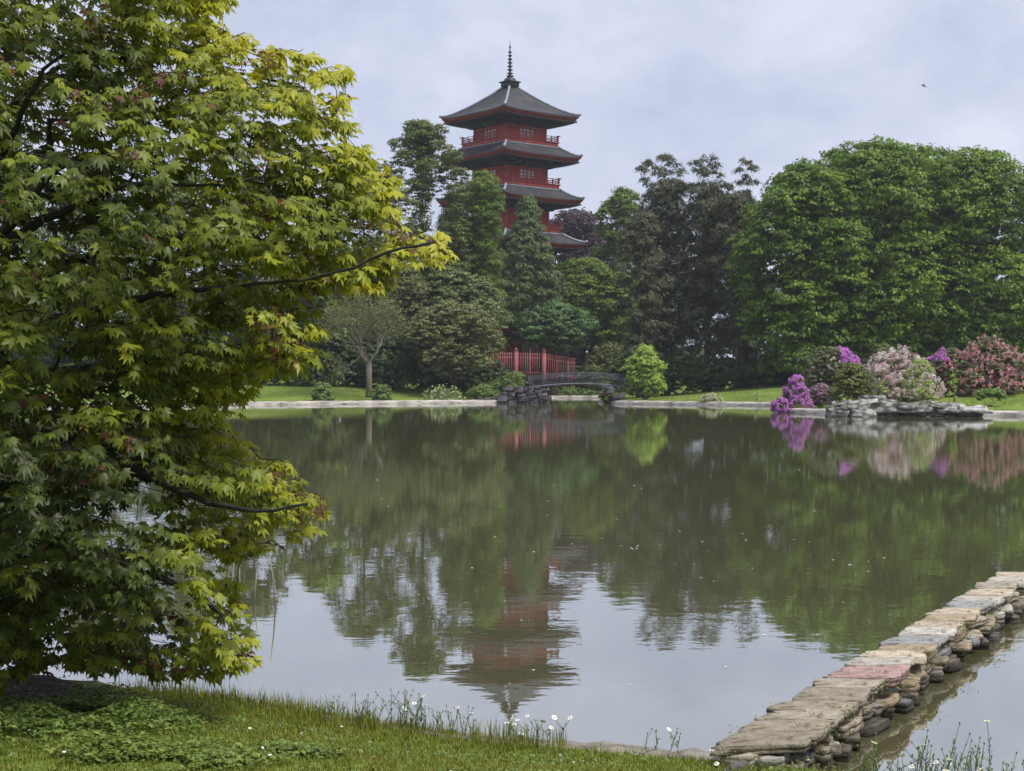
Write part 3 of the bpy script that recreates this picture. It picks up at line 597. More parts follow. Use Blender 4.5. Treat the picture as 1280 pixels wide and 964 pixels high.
def pagoda():
    d = 222.0; cx, cy = (637.5 - 640) / F * d, d; zg = gz1(cx, cy) - .2
    root = empty('pagoda', (cx, cy, zg), 'tall red five-tiered Japanese pagoda with grey tiled roofs rising above the trees', 'pagoda', rz=R(-49.6))
    Zs = lambda z: z - zg
    S2 = math.sqrt(2)
    def rot4(P, k):
        c, s = [(1, 0), (0, 1), (-1, 0), (0, -1)][k]; return np.c_[P[:, 0] * c - P[:, 1] * s, P[:, 0] * s + P[:, 1] * c, P[:, 2]]
    zE = [40.5, 34.6, 28.45, 22.05, 15.6, 9.5]; RE = [10.15, 10.5, 10.8, 11.2, 11.6, 12.2]; RB = [5.15, 5.3, 5.5, 5.75, 6.0, 6.4]
    for i in range(6):
        e = zE[i]; a1 = RE[i] / S2; last = i == 0
        a0 = .55 if last else (RB[i - 1] + 1.95) / S2; z0 = 45.2 if last else e + 1.6
        up_ = .30
        def eave(t, s): return up_ * np.abs(t) ** 4 * s ** 3
        ns, ntt = 9, 96
        roof = MB(); fas = MB(); sof = MB(); ridge = MB(); brk = MB()
        for k in range(4):
            s = np.linspace(0, 1, ns); t = np.linspace(-1, 1, ntt + 1)
            Sg, Tg = np.meshgrid(s, t, indexing='ij'); A = a0 + (a1 - a0) * Sg
            z = e + (z0 - e) * (1 - Sg) ** 1.28 + eave(Tg, Sg)
            z = z + .05 * (np.arange(ntt + 1)[None, :] % 2)
            P = np.stack([A * Tg, -A, Zs(z)], -1).reshape(-1, 3)
            ii = (np.arange(ns - 1)[:, None] * (ntt + 1) + np.arange(ntt)[None, :]).ravel()
            roof.add(rot4(P, k), np.stack([ii, ii + 1, ii + ntt + 2, ii + ntt + 1], 1))
            # eave edge (tile ends), fascia band and soffit
            t = np.linspace(-1, 1, 25); zz = e + up_ * np.abs(t) ** 4
            rows = [(a1, .06), (a1 + .02, -.10)]
            P = np.concatenate([np.stack([a_ * t, np.full(25, -a_), Zs(zz + dz)], 1) for a_, dz in rows])
            ii = np.arange(24); roof.add(rot4(P, k), np.stack([ii, ii + 25, ii + 26, ii + 1], 1))
            rows = [(a1 - .08, -.10), (a1 - .1, -.36), (a1 - .3, -.40), (a1 - .32, -.66), (a1 - .75, -.68)]
            P = np.concatenate([np.stack([a_ * t, np.full(25, -a_), Zs(zz + dz)], 1) for a_, dz in rows])
            for j in range(4): fas.add(rot4(P, k), np.stack([ii, ii + 25, ii + 26, ii + 1], 1) + j * 25) if j == 0 else fas.q.append(np.stack([ii, ii + 25, ii + 26, ii + 1], 1) + j * 25 + fas.n - 125)
            # soffit down to the wall head
            b = RB[i] / S2; zz2 = up_ * np.abs(t) ** 4
            rows = [(a1 - .7, e - .60, 1), (a1 * .72, e - .78, .4), (b + .75, e - 1.0, .0), (b + .7, e - 1.45, 0), (b + .1, e - 1.47, 0)]
            P = np.concatenate([np.stack([a_ * t, np.full(25, -a_), Zs(z_ + zz2 * f)], 1) for a_, z_, f in rows])
            n0 = sof.n; sof.add(rot4(P, k)); 
            for j in range(4): sof.q.append(np.stack([ii, ii + 25, ii + 26, ii + 1], 1) + j * 25 + n0)
            # bracket clusters stepping out from the wall head, rafters under the eave
            for m in range(7):
                x_ = -b + 2 * b * (m + .5) / 7
                for q, (o_, dz, sz) in enumerate([(.35, -1.30, (.7, .8, .22)), (.85, -1.02, (.95, .9, .2)), (1.45, -.86, (.5, 1.2, .2))]):
                    mbx = MB(); mbx.box((x_ * (1 + .25 * q * .6), -(b + o_), Zs(e + dz)), sz); brk.add(rot4(mbx.V[0], k), mbx.q[0])
            for m in range(30):
                x_ = -a1 * .93 + 2 * a1 * .93 * m / 29; mbx = MB(); mbx.box((x_, -(a1 - .85), Zs(e - .74 + up_ * abs(x_ / a1) ** 4 * .8)), (.16, 1.6, .14)); brk.add(rot4(mbx.V[0], k), mbx.q[0])
            # hip ridge
            s = np.linspace(0, 1.03, 12); A = a0 + (a1 - a0) * s; z = e + (z0 - e) * np.clip(1 - s, 0, 1) ** 1.28 + up_ * s ** 3 + .14
            P = np.stack([A, -A, Zs(z)], 1); rd = MB(); rd.tube(P, .17, 6); ridge.add(rot4(rd.V[0], k), rd.q[0], rd.t[0])
            rd = MB(); rd.box((a1 * 1.0, -a1 * 1.0, Zs(e + up_ + .22)), (.3, .3, .3), R(45)); ridge.add(rot4(rd.V[0], k), rd.q[0])
            if not last:
                rd = MB(); rd.tube([(-a0, -a0 - .04, Zs(z0 + .02)), (a0, -a0 - .04, Zs(z0 + .02))], .10, 5); ridge.add(rot4(rd.V[0], k), rd.q[0], rd.t[0])
        rf = roof.build('roof', M_tile, root); ridge.build('ridge', M_ridge, rf); fas.build('fascia', M_dred, rf)
        sof.build('soffit', M_ink, root); brk.build('bracket', M_ink, root)['kind'] = 'stuff'
        # body
        b = RB[i] / S2; zt = e - 1.46; zb_ = (zE[i + 1] + 1.75) if i < 5 else zg
        body = MB(); body.box((0, 0, Zs((zt + zb_) / 2)), (2 * b, 2 * b, zt - zb_)); wl = body.build('wall', M_red, root)
        post = MB(); beam = MB()
        for k in range(4):
            for xx in (-b, -b * .42, b * .42):
                q = MB(); q.box((xx, -b - .03, Zs((zt + zb_) / 2)), (.34 if xx == -b else .22, .26, zt - zb_ - .02)); post.add(rot4(q.V[0], k), q.q[0])
            for zz, h_ in ((zt - .2, .34), (zt - 1.95, .2)):
                q = MB(); q.box((0, -b - .06, Zs(zz)), (2 * b + .1, .3, h_)); beam.add(rot4(q.V[0], k), q.q[0])
        post.build('column', M_red, root)['kind'] = 'stuff'; beam.build('beam', M_red, root)
        # windows: one to each face, 4 x 3 papered panes behind red bars
        wh, ww = 1.35, b * .76
        for k in range(4):
            c, s = [(1, 0), (0, 1), (-1, 0), (0, -1)][k]
            wf = MB(); zc = Zs(zt - 1.1)
            for xx in (-ww / 2, ww / 2): wf.box((xx, 0, 0), (.12, .16, wh + .12))
            for zz in (-wh / 2, wh / 2): wf.box((0, 0, zz), (ww - .12, .16, .12))
            for m in range(1, 4): wf.box((-ww / 2 + ww * m / 4, .01, 0), (.13, .10, wh - .12))
            for m in range(1, 3): wf.box((0, .02, -wh / 2 + wh * m / 3), (ww - .12, .07, .07))
            fo = wf.build('window', M_red, root); px, py = 0, -b - .09
            fo.location = (px * c - py * s, px * s + py * c, zc); fo.rotation_euler = (0, 0, k * math.pi / 2)
            for m in range(4):
                for n_ in range(3):
                    p = MB(); p.box((-ww / 2 + ww * (m + .5) / 4, .045, -wh / 2 + wh * (n_ + .5) / 3), (ww / 4 - .14, .03, wh / 3 - .09)); p.build('pane', M_paper, fo)
        # balcony
        if i < 5:
            ab = (RB[i] + 1.8) / S2; zf = zE[i + 1] + 2.35
            bl = MB()
            for k in range(4):
                q = MB(); q.box((0, -ab, Zs(zf - .35)), (2 * ab + .12, .16, .68)); bl.add(rot4(q.V[0], k), q.q[0])
                q = MB(); q.box((0, -ab - .08, Zs(zf - .02)), (2 * ab + .5, .3, .12)); bl.add(rot4(q.V[0], k), q.q[0])
            bl.box((0, 0, Zs(zf - .1)), (2 * ab - .2, 2 * ab - .2, .1))
            bo = bl.build('balcony', M_red, root); rl = MB(); ps = MB()
            for k in range(4):
                for zz in (.28, .52, .82):
                    ex = .55 if zz > .8 else .25
                    P = np.array([(-ab - ex, -ab, zf + zz + .12), (-ab, -ab, zf + zz), (0, -ab, zf + zz), (ab, -ab, zf + zz), (ab + ex, -ab, zf + zz + .12)]); P[:, 2] = Zs(P[:, 2])
                    q = MB(); q.tube(P, .05, 5); rl.add(rot4(q.V[0], k), q.q[0], q.t[0])
                for m in range(8):
                    q = MB(); q.box((-ab + 2 * ab * m / 8, -ab, Zs(zf + .45)), (.1 if m else .2, .1 if m else .2, .95 if m else 1.15)); ps.add(rot4(q.V[0], k), q.q[0])
            rl.build('railing', M_red, bo); ps.build('baluster', M_red, bo)['kind'] = 'stuff'
    # stone base
    q = MB(); q.box((0, 0, .2), (10.4, 10.4, 1.3)); q.build('plinth', solid_mat('plinth_stone', [(0.3, (.2, .18, .15)), (.7, (.35, .32, .28))], 1), root)
    # crown of the roof and the ringed spire
    cap = MB(); cap.box((0, 0, Zs(45.45)), (1.9, 1.9, .7)); cap.box((0, 0, Zs(45.88)), (2.3, 2.3, .16)); cap.lathe([(.95, Zs(45.96)), (.85, Zs(46.3)), (.35, Zs(46.62)), (.55, Zs(46.75)), (.55, Zs(46.82)), (.1, Zs(46.95))], k=14)
    fn = cap.build('spire_base', M_iron, root)
    sp = MB(); sp.lathe([(.17, Zs(46.5)), (.14, Zs(49)), (.07, Zs(51)), (.01, Zs(52.1))], k=8)
    so = sp.build('spire', M_iron, root)
    for m in range(7):
        q = MB(); z_ = 47.15 + m * .52; rr_ = .42 - m * .025; q.lathe([(.1, Zs(z_ - .1)), (rr_, Zs(z_ - .07)), (rr_ + .04, Zs(z_)), (rr_, Zs(z_ + .07)), (.1, Zs(z_ + .1))], k=12); q.build('ring', M_iron, so)
    q = MB(); q.lathe([(.05, Zs(50.8)), (.17, Zs(51.0)), (.05, Zs(51.25))], k=8); q.build('ring', M_iron, so)
pagoda()

# ------------------------------------------------------------------ red fence
M_fence = solid_mat('faded_red_paint', [(0.3, (0.27, 0.065, 0.07)), (0.7, (0.40, 0.125, 0.125))], 2, .65, .15, .01)
def fence():
    pts = [at(611, 0, 203.6), at(645, 0, 204.4), at(680, 0, 204.6), at(720, 0, 206.5)]
    tops = [at(0, 442, 203.6)[2], at(0, 441, 204.4)[2], at(0, 442.5, 204.6)[2], at(0, 448.5, 206.5)[2]]
    x0, y0 = pts[1][0], pts[1][1]; zg = gz1(pts[1][0], pts[1][1]) - .1
    root = empty('red_fence', (x0, y0, zg), 'faded red railing with two stout capped posts left of the footbridge', 'fence')
    def post(x, y, zt, w_, h_):
        q = MB(); q.box((x - x0, y - y0, (zt + h_ - zg) / 2), (w_, w_, zt + h_ - zg)); q.box((x - x0, y - y0, zt + h_ - zg + .05), (w_ + .1, w_ + .1, .1)); q.box((x - x0, y - y0, zt + h_ - zg + .2), (w_, w_, .2), taper=.3)
        q.lathe([(.02, 0), (.1, .06), (.1, .12), (.01, .2)], (x - x0, y - y0, zt + h_ - zg + .28), 8); q.build('post', M_fence, root)
    pick = MB(); pick.box((0, 0, 1.75), (.10, .10, 3.5)); pm = mesh('picket', np.vstack(pick.V), [np.vstack(pick.q)], M_fence)
    for a in range(3):
        A, B = np.array(pts[a]), np.array(pts[a + 1]); L_ = np.linalg.norm((B - A)[:2]); n = int(L_ / .30)
        for rz_ in (.05, .62, 2.6):
            q = MB(); q.tube([(A[0] - x0, A[1] - y0, tops[a] - zg - rz_), (B[0] - x0, B[1] - y0, tops[a + 1] - zg - rz_)], .06, 5); q.build('rail', M_fence, root)
        for k in range(1, n):
            t = k / n; P = A + (B - A) * t; zt = tops[a] + (tops[a + 1] - tops[a]) * t
            o = link('picket', pm, root, (P[0] - x0, P[1] - y0, zt - zg - 3.52))
    post(pts[1][0], pts[1][1], tops[1], .50, .30); post(pts[2][0], pts[2][1], tops[2], .50, .30)
    m = (pts[1] + pts[2]) / 2; post(m[0], m[1], tops[1] - .05, .16, .15); post(pts[0][0], pts[0][1], tops[0], .2, .1)
    for t in (.4, .75): m = pts[2] + (pts[3] - pts[2]) * t; post(m[0], m[1], tops[2] + (tops[3] - tops[2]) * t, .14, .05)
fence()
def pavilion():
    x, y = at(712, 0, 216)[:2]; zg = gz1(x, y) - .1
    root = empty('red_gatehouse', (x, y, zg), 'dim dark red wooden structure behind the right end of the red fence', 'gatehouse')
    q = MB(); q.box((0, 0, 1.6), (3.4, 2, 3.2)); q.build('wall', M_dred, root)
    q = MB(); q.box((0, 0, 3.35), (4.2, 2.8, .3), taper=.8); q.build('roof', M_tile, root)
    for xx in (-1.1, 0, 1.1): q = MB(); q.box((xx, -1.04, 1.7), (.7, .08, 1.6)); q.build('panel', M_red, root)
pavilion()
# white lamp head seen by the bush
p = at(733.5, 440, 206); zg = gz1(p[0], p[1]); lm = empty('garden_lamp', (p[0], p[1], zg), 'small white lamp globe on a thin post above the buff bush', 'lamp')
q = MB(); q.tube([(0, 0, 0), (0, 0, p[2] - zg - .1)], .04, 6); q.build('post', M_iron, lm)
q = MB(); q.lathe([(.02, -.12), (.12, -.08), (.16, 0), (.12, .09), (.01, .13)], (0, 0, p[2] - zg), 10); q.build('globe', solid_mat('white_globe', [(0.3, (.7, .7, .68)), (.7, (.8, .8, .78))], 2, .4), lm)

# ------------------------------------------------------------------ footbridge
M_bridge = solid_mat('grey_blue_iron', [(0.3, (0.045, 0.055, 0.07)), (0.7, (0.12, 0.14, 0.165))], 3, .5, .15, .01)
M_deck = solid_mat('pale_deck_edge', [(0.3, (0.08, 0.09, 0.10)), (0.7, (0.17, 0.18, 0.20))], 3, .6, .2, .01)
def bridge():
    d = 156.5; XL, XR = at(661, 0, d)[0], at(786, 0, d)[0]; xm = (XL + XR) / 2; hw = (XR - XL) / 2
    root = empty('footbridge', (xm, d, 0), 'low arched grey iron footbridge with fine railings over the inlet', 'bridge')
    def zd(t): return 1.66 + .42 * (1 - t * t)
    t = np.linspace(-1, 1, 25)
    for sgn, nm in ((-1, 'near'), (1, 'far')):
        y_ = sgn * 1.15
        q = MB(); q.tube([(hw * a, y_, zd(a) + 1.02) for a in t], .045, 6); q.build('handrail', M_bridge, root)
        q = MB(); q.tube([(hw * a, y_, zd(a) + .88) for a in t], .025, 5); q.tube([(hw * a, y_, zd(a) + .14) for a in t], .025, 5); q.build('rail', M_bridge, root)
        q = MB()
        for a in np.linspace(-1, 1, 84): q.box((hw * a, y_, zd(a) + .5), (.022, .022, .9))
        q.build('baluster', M_bridge, root)['kind'] = 'stuff'
        for a in np.linspace(-1, 1, 7):
            q = MB(); q.box((hw * a, y_, zd(a) + .55), (.06, .06, 1.1)); q.build('post', M_bridge, root)
        # arched girder
        V = []; 
        for a in t:
            for (dy, dz) in ((-.05, 0), (.05, 0), (.05, -.18), (-.05, -.18)): V.append((hw * a, y_ + dy, zd(a) + dz - .02))
        qd = [[i * 4 + k, i * 4 + (k + 1) % 4, (i + 1) * 4 + (k + 1) % 4, (i + 1) * 4 + k] for i in range(24) for k in range(4)]
        q = MB(); q.add(V, qd); q.build('girder', M_deck, root)
    V = []
    for a in t:
        for (y_, dz) in ((-1.1, 0), (1.1, 0), (1.1, -.12), (-1.1, -.12)): V.append((hw * a, y_, zd(a) + dz))
    qd = [[i * 4 + k, i * 4 + (k + 1) % 4, (i + 1) * 4 + (k + 1) % 4, (i + 1) * 4 + k] for i in range(24) for k in range(4)]
    q = MB(); q.add(V, qd); q.build('deck', M_bridge, root)
bridge()

# ------------------------------------------------------------------ rocks
def rockmesh(sx, sy, sz, seed, n=12, layers=2, rough=.10, mat=None, name='rock', taper=.0, corner=5.0, top=.06, shear=0):
    """split stone: a crooked outline standing in a few strata, each with its own ledge, and an uneven top"""
    r = random.Random(seed); off = Vector((r.uniform(-50, 50), r.uniform(-50, 50), r.uniform(-50, 50))); m = min(sx, sy)
    base = []
    cut = r.uniform(0, 6.28); sk = [r.uniform(-.10, .10) for _ in range(4)]
    for i in range(n):
        a = math.pi / 4 + 2 * math.pi * (i + (r.uniform(-.3, .3) if i % (n // 4) else r.uniform(-.1, .1))) / n; c, s_ = math.cos(a), math.sin(a)
        rad = (abs(c) ** corner + abs(s_) ** corner) ** (-1 / corner)
        x, y = c * rad, s_ * rad; x, y = x + sk[0] * y + sk[1] * x * y, y + sk[2] * x + sk[3] * x * y
        f = 1 + r.uniform(-rough, rough * .4) + r.uniform(-.012, .012) - (r.uniform(.05, .22) if r.random() < .12 else 0)
        base.append((x * f * sx / 2, y * f * sy / 2))
    V = []; Q = []; T = []; zs = [0]
    for k in range(layers): zs.append(zs[-1] + r.uniform(.6, 1.4))
    zs = [-sz / 2 + z / zs[-1] * sz for z in zs]
    rings = 0
    for k in range(layers):
        o = [r.uniform(-.5, .5) * rough * m * .8 for _ in range(n)]; sh = r.uniform(-.5, .3) * rough * m if k < layers - 1 else 0; tp = 1 - taper * (k / max(1, layers - 1))
        o = [(o[i] + o[i - 1]) / 2 for i in range(n)]
        for h, ins in ((zs[k], .0), (zs[k + 1] - (sz * .07 if k == layers - 1 else sz * .02), 0), (zs[k + 1], sz * (.07 if k == layers - 1 else .03))):
            for i in range(n):
                x, y = base[i]; l_ = math.hypot(x, y); f = tp * (l_ + o[i] + sh - ins) / l_
                dz = top * sz * 2 * mnoise.noise(Vector((x, y, 0)) * (1.6 / m) + off) if h > sz * .3 else .2 * sz / layers * mnoise.noise(Vector((x, y, k)) * (2 / m) + off) * (0 < k)
                V.append((x * f, y * f, h + dz))
            rings += 1
    for j in range(rings - 1):
        for i in range(n): Q.append((j * n + i, j * n + (i + 1) % n, (j + 1) * n + (i + 1) % n, (j + 1) * n + i))
    last = (rings - 1) * n; tz = sz / 2
    for f in (.68, .35):
        for i in range(n):
            x, y, z = V[last + i]; x *= f; y *= f; V.append((x, y, tz + top * sz * 2.6 * mnoise.noise(Vector((x, y, 0)) * (2.2 / m) + off)))
    for j in range(2):
        for i in range(n): Q.append((last + j * n + i, last + j * n + (i + 1) % n, last + (j + 1) * n + (i + 1) % n, last + (j + 1) * n + i))
    c = len(V); V.append((0, 0, tz)); T += [(c, last + 2 * n + i, last + 2 * n + (i + 1) % n) for i in range(n)]
    c = len(V); V.append((0, 0, -sz / 2)); T += [(c, (i + 1) % n, i) for i in range(n)]
    V = np.array(V); V[:, 0] += V[:, 1] * shear
    return mesh(name, V, [np.array(Q), np.array(T)], mat)

M_rock = solid_mat('grey_rock', [(0.34, (0.030, 0.030, 0.024)), (0.46, (0.14, 0.14, 0.12)), (0.56, (0.34, 0.335, 0.30)), (0.7, (0.60, 0.59, 0.55))], 1.8, .9, .8, .06, rand=.15, stretch=(1, 1, 2.4))
M_rockd = solid_mat('dark_rock', [(0.3, (0.035, 0.032, 0.034)), (0.6, (0.10, 0.09, 0.095)), (0.8, (0.19, 0.175, 0.175))], 1.6, .9, .7, .05, rand=.2, stretch=(1, 1, 2))
def outcrop(name, label, org, items, mat, cat='rocks', tp=.12, cn=3.5, rg=.16):
    root = empty(name, org, label, cat)
    for k, (x, y, z, sx, sy, sz, rz, sd) in enumerate(items):
        me = rockmesh(sx, sy, sz, sd, 18, 3 if sz > .4 else 2, rg, mat, 'rock', tp, cn, .22); o = link('rock', me, root, (x, y, z)); o.rotation_euler = (random.uniform(-.05, .05), random.uniform(-.05, .05), rz)
    return root
# flat layered rocks at the water's edge below the rhododendrons (u 1035..1235, d about 91)
S = 95 / F
def rx(u): return (u - 1130) * S
def rz(v): return CAMH - (v - HV) * S
items = []
for (u0, u1, v0, v1, y_, sy) in [(1032, 1062, 508, 522, .1, 1.6), (1055, 1100, 500, 513, .8, 2.0), (1062, 1096, 511, 523, .0, 1.5), (1086, 1165, 502, 516, .3, 2.4), (1092, 1125, 514, 524, .15, 1.3), (1120, 1160, 513, 524, .25, 1.4), (1080, 1115, 495, 503, 1.4, 1.8),
        (1164, 1212, 504, 514, .6, 2.0), (1170, 1237, 509, 517, .2, 1.9), (1168, 1228, 515, 524, .55, 1.5), (1140, 1172, 506, 521, .7, 1.5), (1042, 1062, 505, 514, .9, 1.2)]:
    items.append((rx((u0 + u1) / 2), y_, rz((v0 + v1) / 2), (u1 - u0) * S * 1.08, sy, (v1 - v0) * S * 1.0, random.uniform(-.08, .08), len(items) + 300))
outcrop('rock_ledge', 'flat layered grey rocks at the water edge below the rhododendrons', ((1130 - 640) * S, 95, 0), items, M_rock)
# promontory carrying them
S = 156 / F; items = []
for row, (va, vb) in enumerate([(497.5, 505), (491, 498.5), (484.5, 492)]):
    u = 622 + row * 3
    while u < 684:
        wd = random.uniform(9, 15); items.append(((u + wd / 2 - 655) * S, row * .1 + random.uniform(-.08, .08) + (.25 if u > 676 else 0), CAMH - ((va + vb) / 2 - HV) * S, wd * S * 1.04, 1.3, (vb - va) * S * .98, random.uniform(-.06, .06), 400 + len(items))); u += wd
items += [((682 - 655) * S, .4, CAMH - (488 - HV) * S, 1.3, 1.4, .5, 0, 450), ((690 - 655) * S, .7, CAMH - (490 - HV) * S, .9, 1.6, .35, .1, 451), ((684 - 655) * S, .7, CAMH - (497 - HV) * S, .8, 1.6, .9, .1, 452)]
items += [((600 + k * 9 - 655) * S, .9, .42, .62, .7, .32, random.uniform(-.2, .2), 460 + k) for k in range(3)]
outcrop('rock_pier', 'dark stacked stone pier carrying the left end of the footbridge', at(655, 0, 155.6) * np.array([1, 1, 0]), items, M_rockd, tp=.04, cn=6, rg=.09)
items = [((764 - 770) * S, 0, CAMH - (489 - HV) * S, 1.2, 1.4, .7, .1, 480), ((776 - 770) * S, -.3, CAMH - (495 - HV) * S, 1.3, 1.2, .65, -.1, 481), ((757 - 770) * S, .5, CAMH - (484 - HV) * S, .8, 1.2, .35, 0, 482), ((752 - 770) * S, .2, CAMH - (490.5 - HV) * S, .5, .9, .25, .2, 483), ((770 - 770) * S, .6, CAMH - (500 - HV) * S, 1.5, 1.2, .6, .1, 484)]
outcrop('rock_pile', 'mossy boulders under the right end of the footbridge', at(768, 0, 151.5) * np.array([1, 1, 0]), items, M_rockd)

# ------------------------------------------------------------------ stone wall in the foreground
def slab_mat():
    m, n, out = newmat('split_stone'); l = n.links.new
    t = N(n, 'ShaderNodeTexCoord'); oi = N(n, 'ShaderNodeObjectInfo')
    nA = N(n, 'ShaderNodeTexNoise'); nA.inputs['Scale'].default_value = 8; nA.inputs['Detail'].default_value = 8; nA.inputs['Roughness'].default_value = .65; nA.inputs['Distortion'].default_value = .6
    l(t.outputs['Object'], nA.inputs['Vector'])
    rA = ramp(n, [(0.32, (0.30, 0.28, 0.24)), (0.42, (0.78, 0.76, 0.72)), (0.62, (1.0, 1.0, 1.0)), (0.78, (1.25, 1.25, 1.25))]); l(nA.outputs['Fac'], rA.inputs[0])
    mu = N(n, 'ShaderNodeMixRGB', blend_type='MULTIPLY'); mu.inputs[0].default_value = 1; l(oi.outputs['Color'], mu.inputs[1]); l(rA.outputs[0], mu.inputs[2])
    # lichen and dirt
    nB = N(n, 'ShaderNodeTexNoise'); nB.inputs['Scale'].default_value = 14; nB.inputs['Detail'].default_value = 6; l(t.outputs['Object'], nB.inputs['Vector'])
    rB = ramp(n, [(0.58, (0, 0, 0)), (0.68, (1, 1, 1))]); l(nB.outputs['Fac'], rB.inputs[0])
    m2 = N(n, 'ShaderNodeMixRGB'); sc = N(n, 'ShaderNodeMath', operation='MULTIPLY'); sc.inputs[1].default_value = .55; l(rB.outputs[0], sc.inputs[0]); l(sc.outputs[0], m2.inputs[0]); l(mu.outputs[0], m2.inputs[1]); m2.inputs[2].default_value = (.06, .055, .035, 1)
    p = N(n, 'ShaderNodeBsdfPrincipled'); p.inputs['Roughness'].default_value = .85; p.inputs['Specular IOR Level'].default_value = .3; l(m2.outputs[0], p.inputs['Base Color'])
    nG = N(n, 'ShaderNodeTexNoise'); nG.inputs['Scale'].default_value = 90; nG.inputs['Detail'].default_value = 3; l(t.outputs['Object'], nG.inputs['Vector'])
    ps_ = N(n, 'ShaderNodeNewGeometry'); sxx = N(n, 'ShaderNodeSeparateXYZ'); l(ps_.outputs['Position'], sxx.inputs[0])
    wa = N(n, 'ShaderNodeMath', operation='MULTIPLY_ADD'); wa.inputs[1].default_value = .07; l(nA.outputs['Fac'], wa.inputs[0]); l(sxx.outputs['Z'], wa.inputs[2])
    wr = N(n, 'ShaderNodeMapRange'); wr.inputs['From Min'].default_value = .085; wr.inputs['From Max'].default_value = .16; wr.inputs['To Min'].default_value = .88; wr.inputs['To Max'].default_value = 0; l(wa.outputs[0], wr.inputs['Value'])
    m3_ = N(n, 'ShaderNodeMixRGB'); l(wr.outputs[0], m3_.inputs[0]); l(m2.outputs[0], m3_.inputs[1]); m3_.inputs[2].default_value = (.022, .019, .013, 1); l(m3_.outputs[0], p.inputs['Base Color'])  # dark band low down: wet stone, plus underside shade painted into the colour
    # fine relief, layered sides and a few cracks
    mp = N(n, 'ShaderNodeMapping'); mp.inputs['Scale'].default_value = (3, 3, 45); l(t.outputs['Object'], mp.inputs[0])
    nC = N(n, 'ShaderNodeTexNoise'); nC.inputs['Scale'].default_value = 1.5; nC.inputs['Detail'].default_value = 5; l(mp.outputs[0], nC.inputs['Vector'])
    vo = N(n, 'ShaderNodeTexVoronoi', feature='DISTANCE_TO_EDGE'); vo.inputs['Scale'].default_value = 5; l(t.outputs['Object'], vo.inputs['Vector'])
    cr_ = ramp(n, [(0.0, (0, 0, 0)), (0.025, (1, 1, 1))]); l(vo.outputs['Distance'], cr_.inputs[0])
    a = N(n, 'ShaderNodeMath', operation='MULTIPLY_ADD'); a.inputs[1].default_value = .5; l(nC.outputs['Fac'], a.inputs[0]); l(nA.outputs['Fac'], a.inputs[2])
    a2 = N(n, 'ShaderNodeMath', operation='MULTIPLY_ADD'); a2.inputs[1].default_value = .12; l(cr_.outputs[0], a2.inputs[0]); l(a.outputs[0], a2.inputs[2])
    a3 = N(n, 'ShaderNodeMath', operation='MULTIPLY_ADD'); a3.inputs[1].default_value = .14; l(nG.outputs['Fac'], a3.inputs[0]); l(a2.outputs[0], a3.inputs[2]); a2 = a3
    b = N(n, 'ShaderNodeBump'); b.inputs['Strength'].default_value = 1.0; b.inputs['Distance'].default_value = .05; l(a2.outputs[0], b.inputs['Height']); l(b.outputs[0], p.inputs['Normal'])
    l(p.outputs[0], out.inputs['Surface']); return m
M_slab = slab_mat()
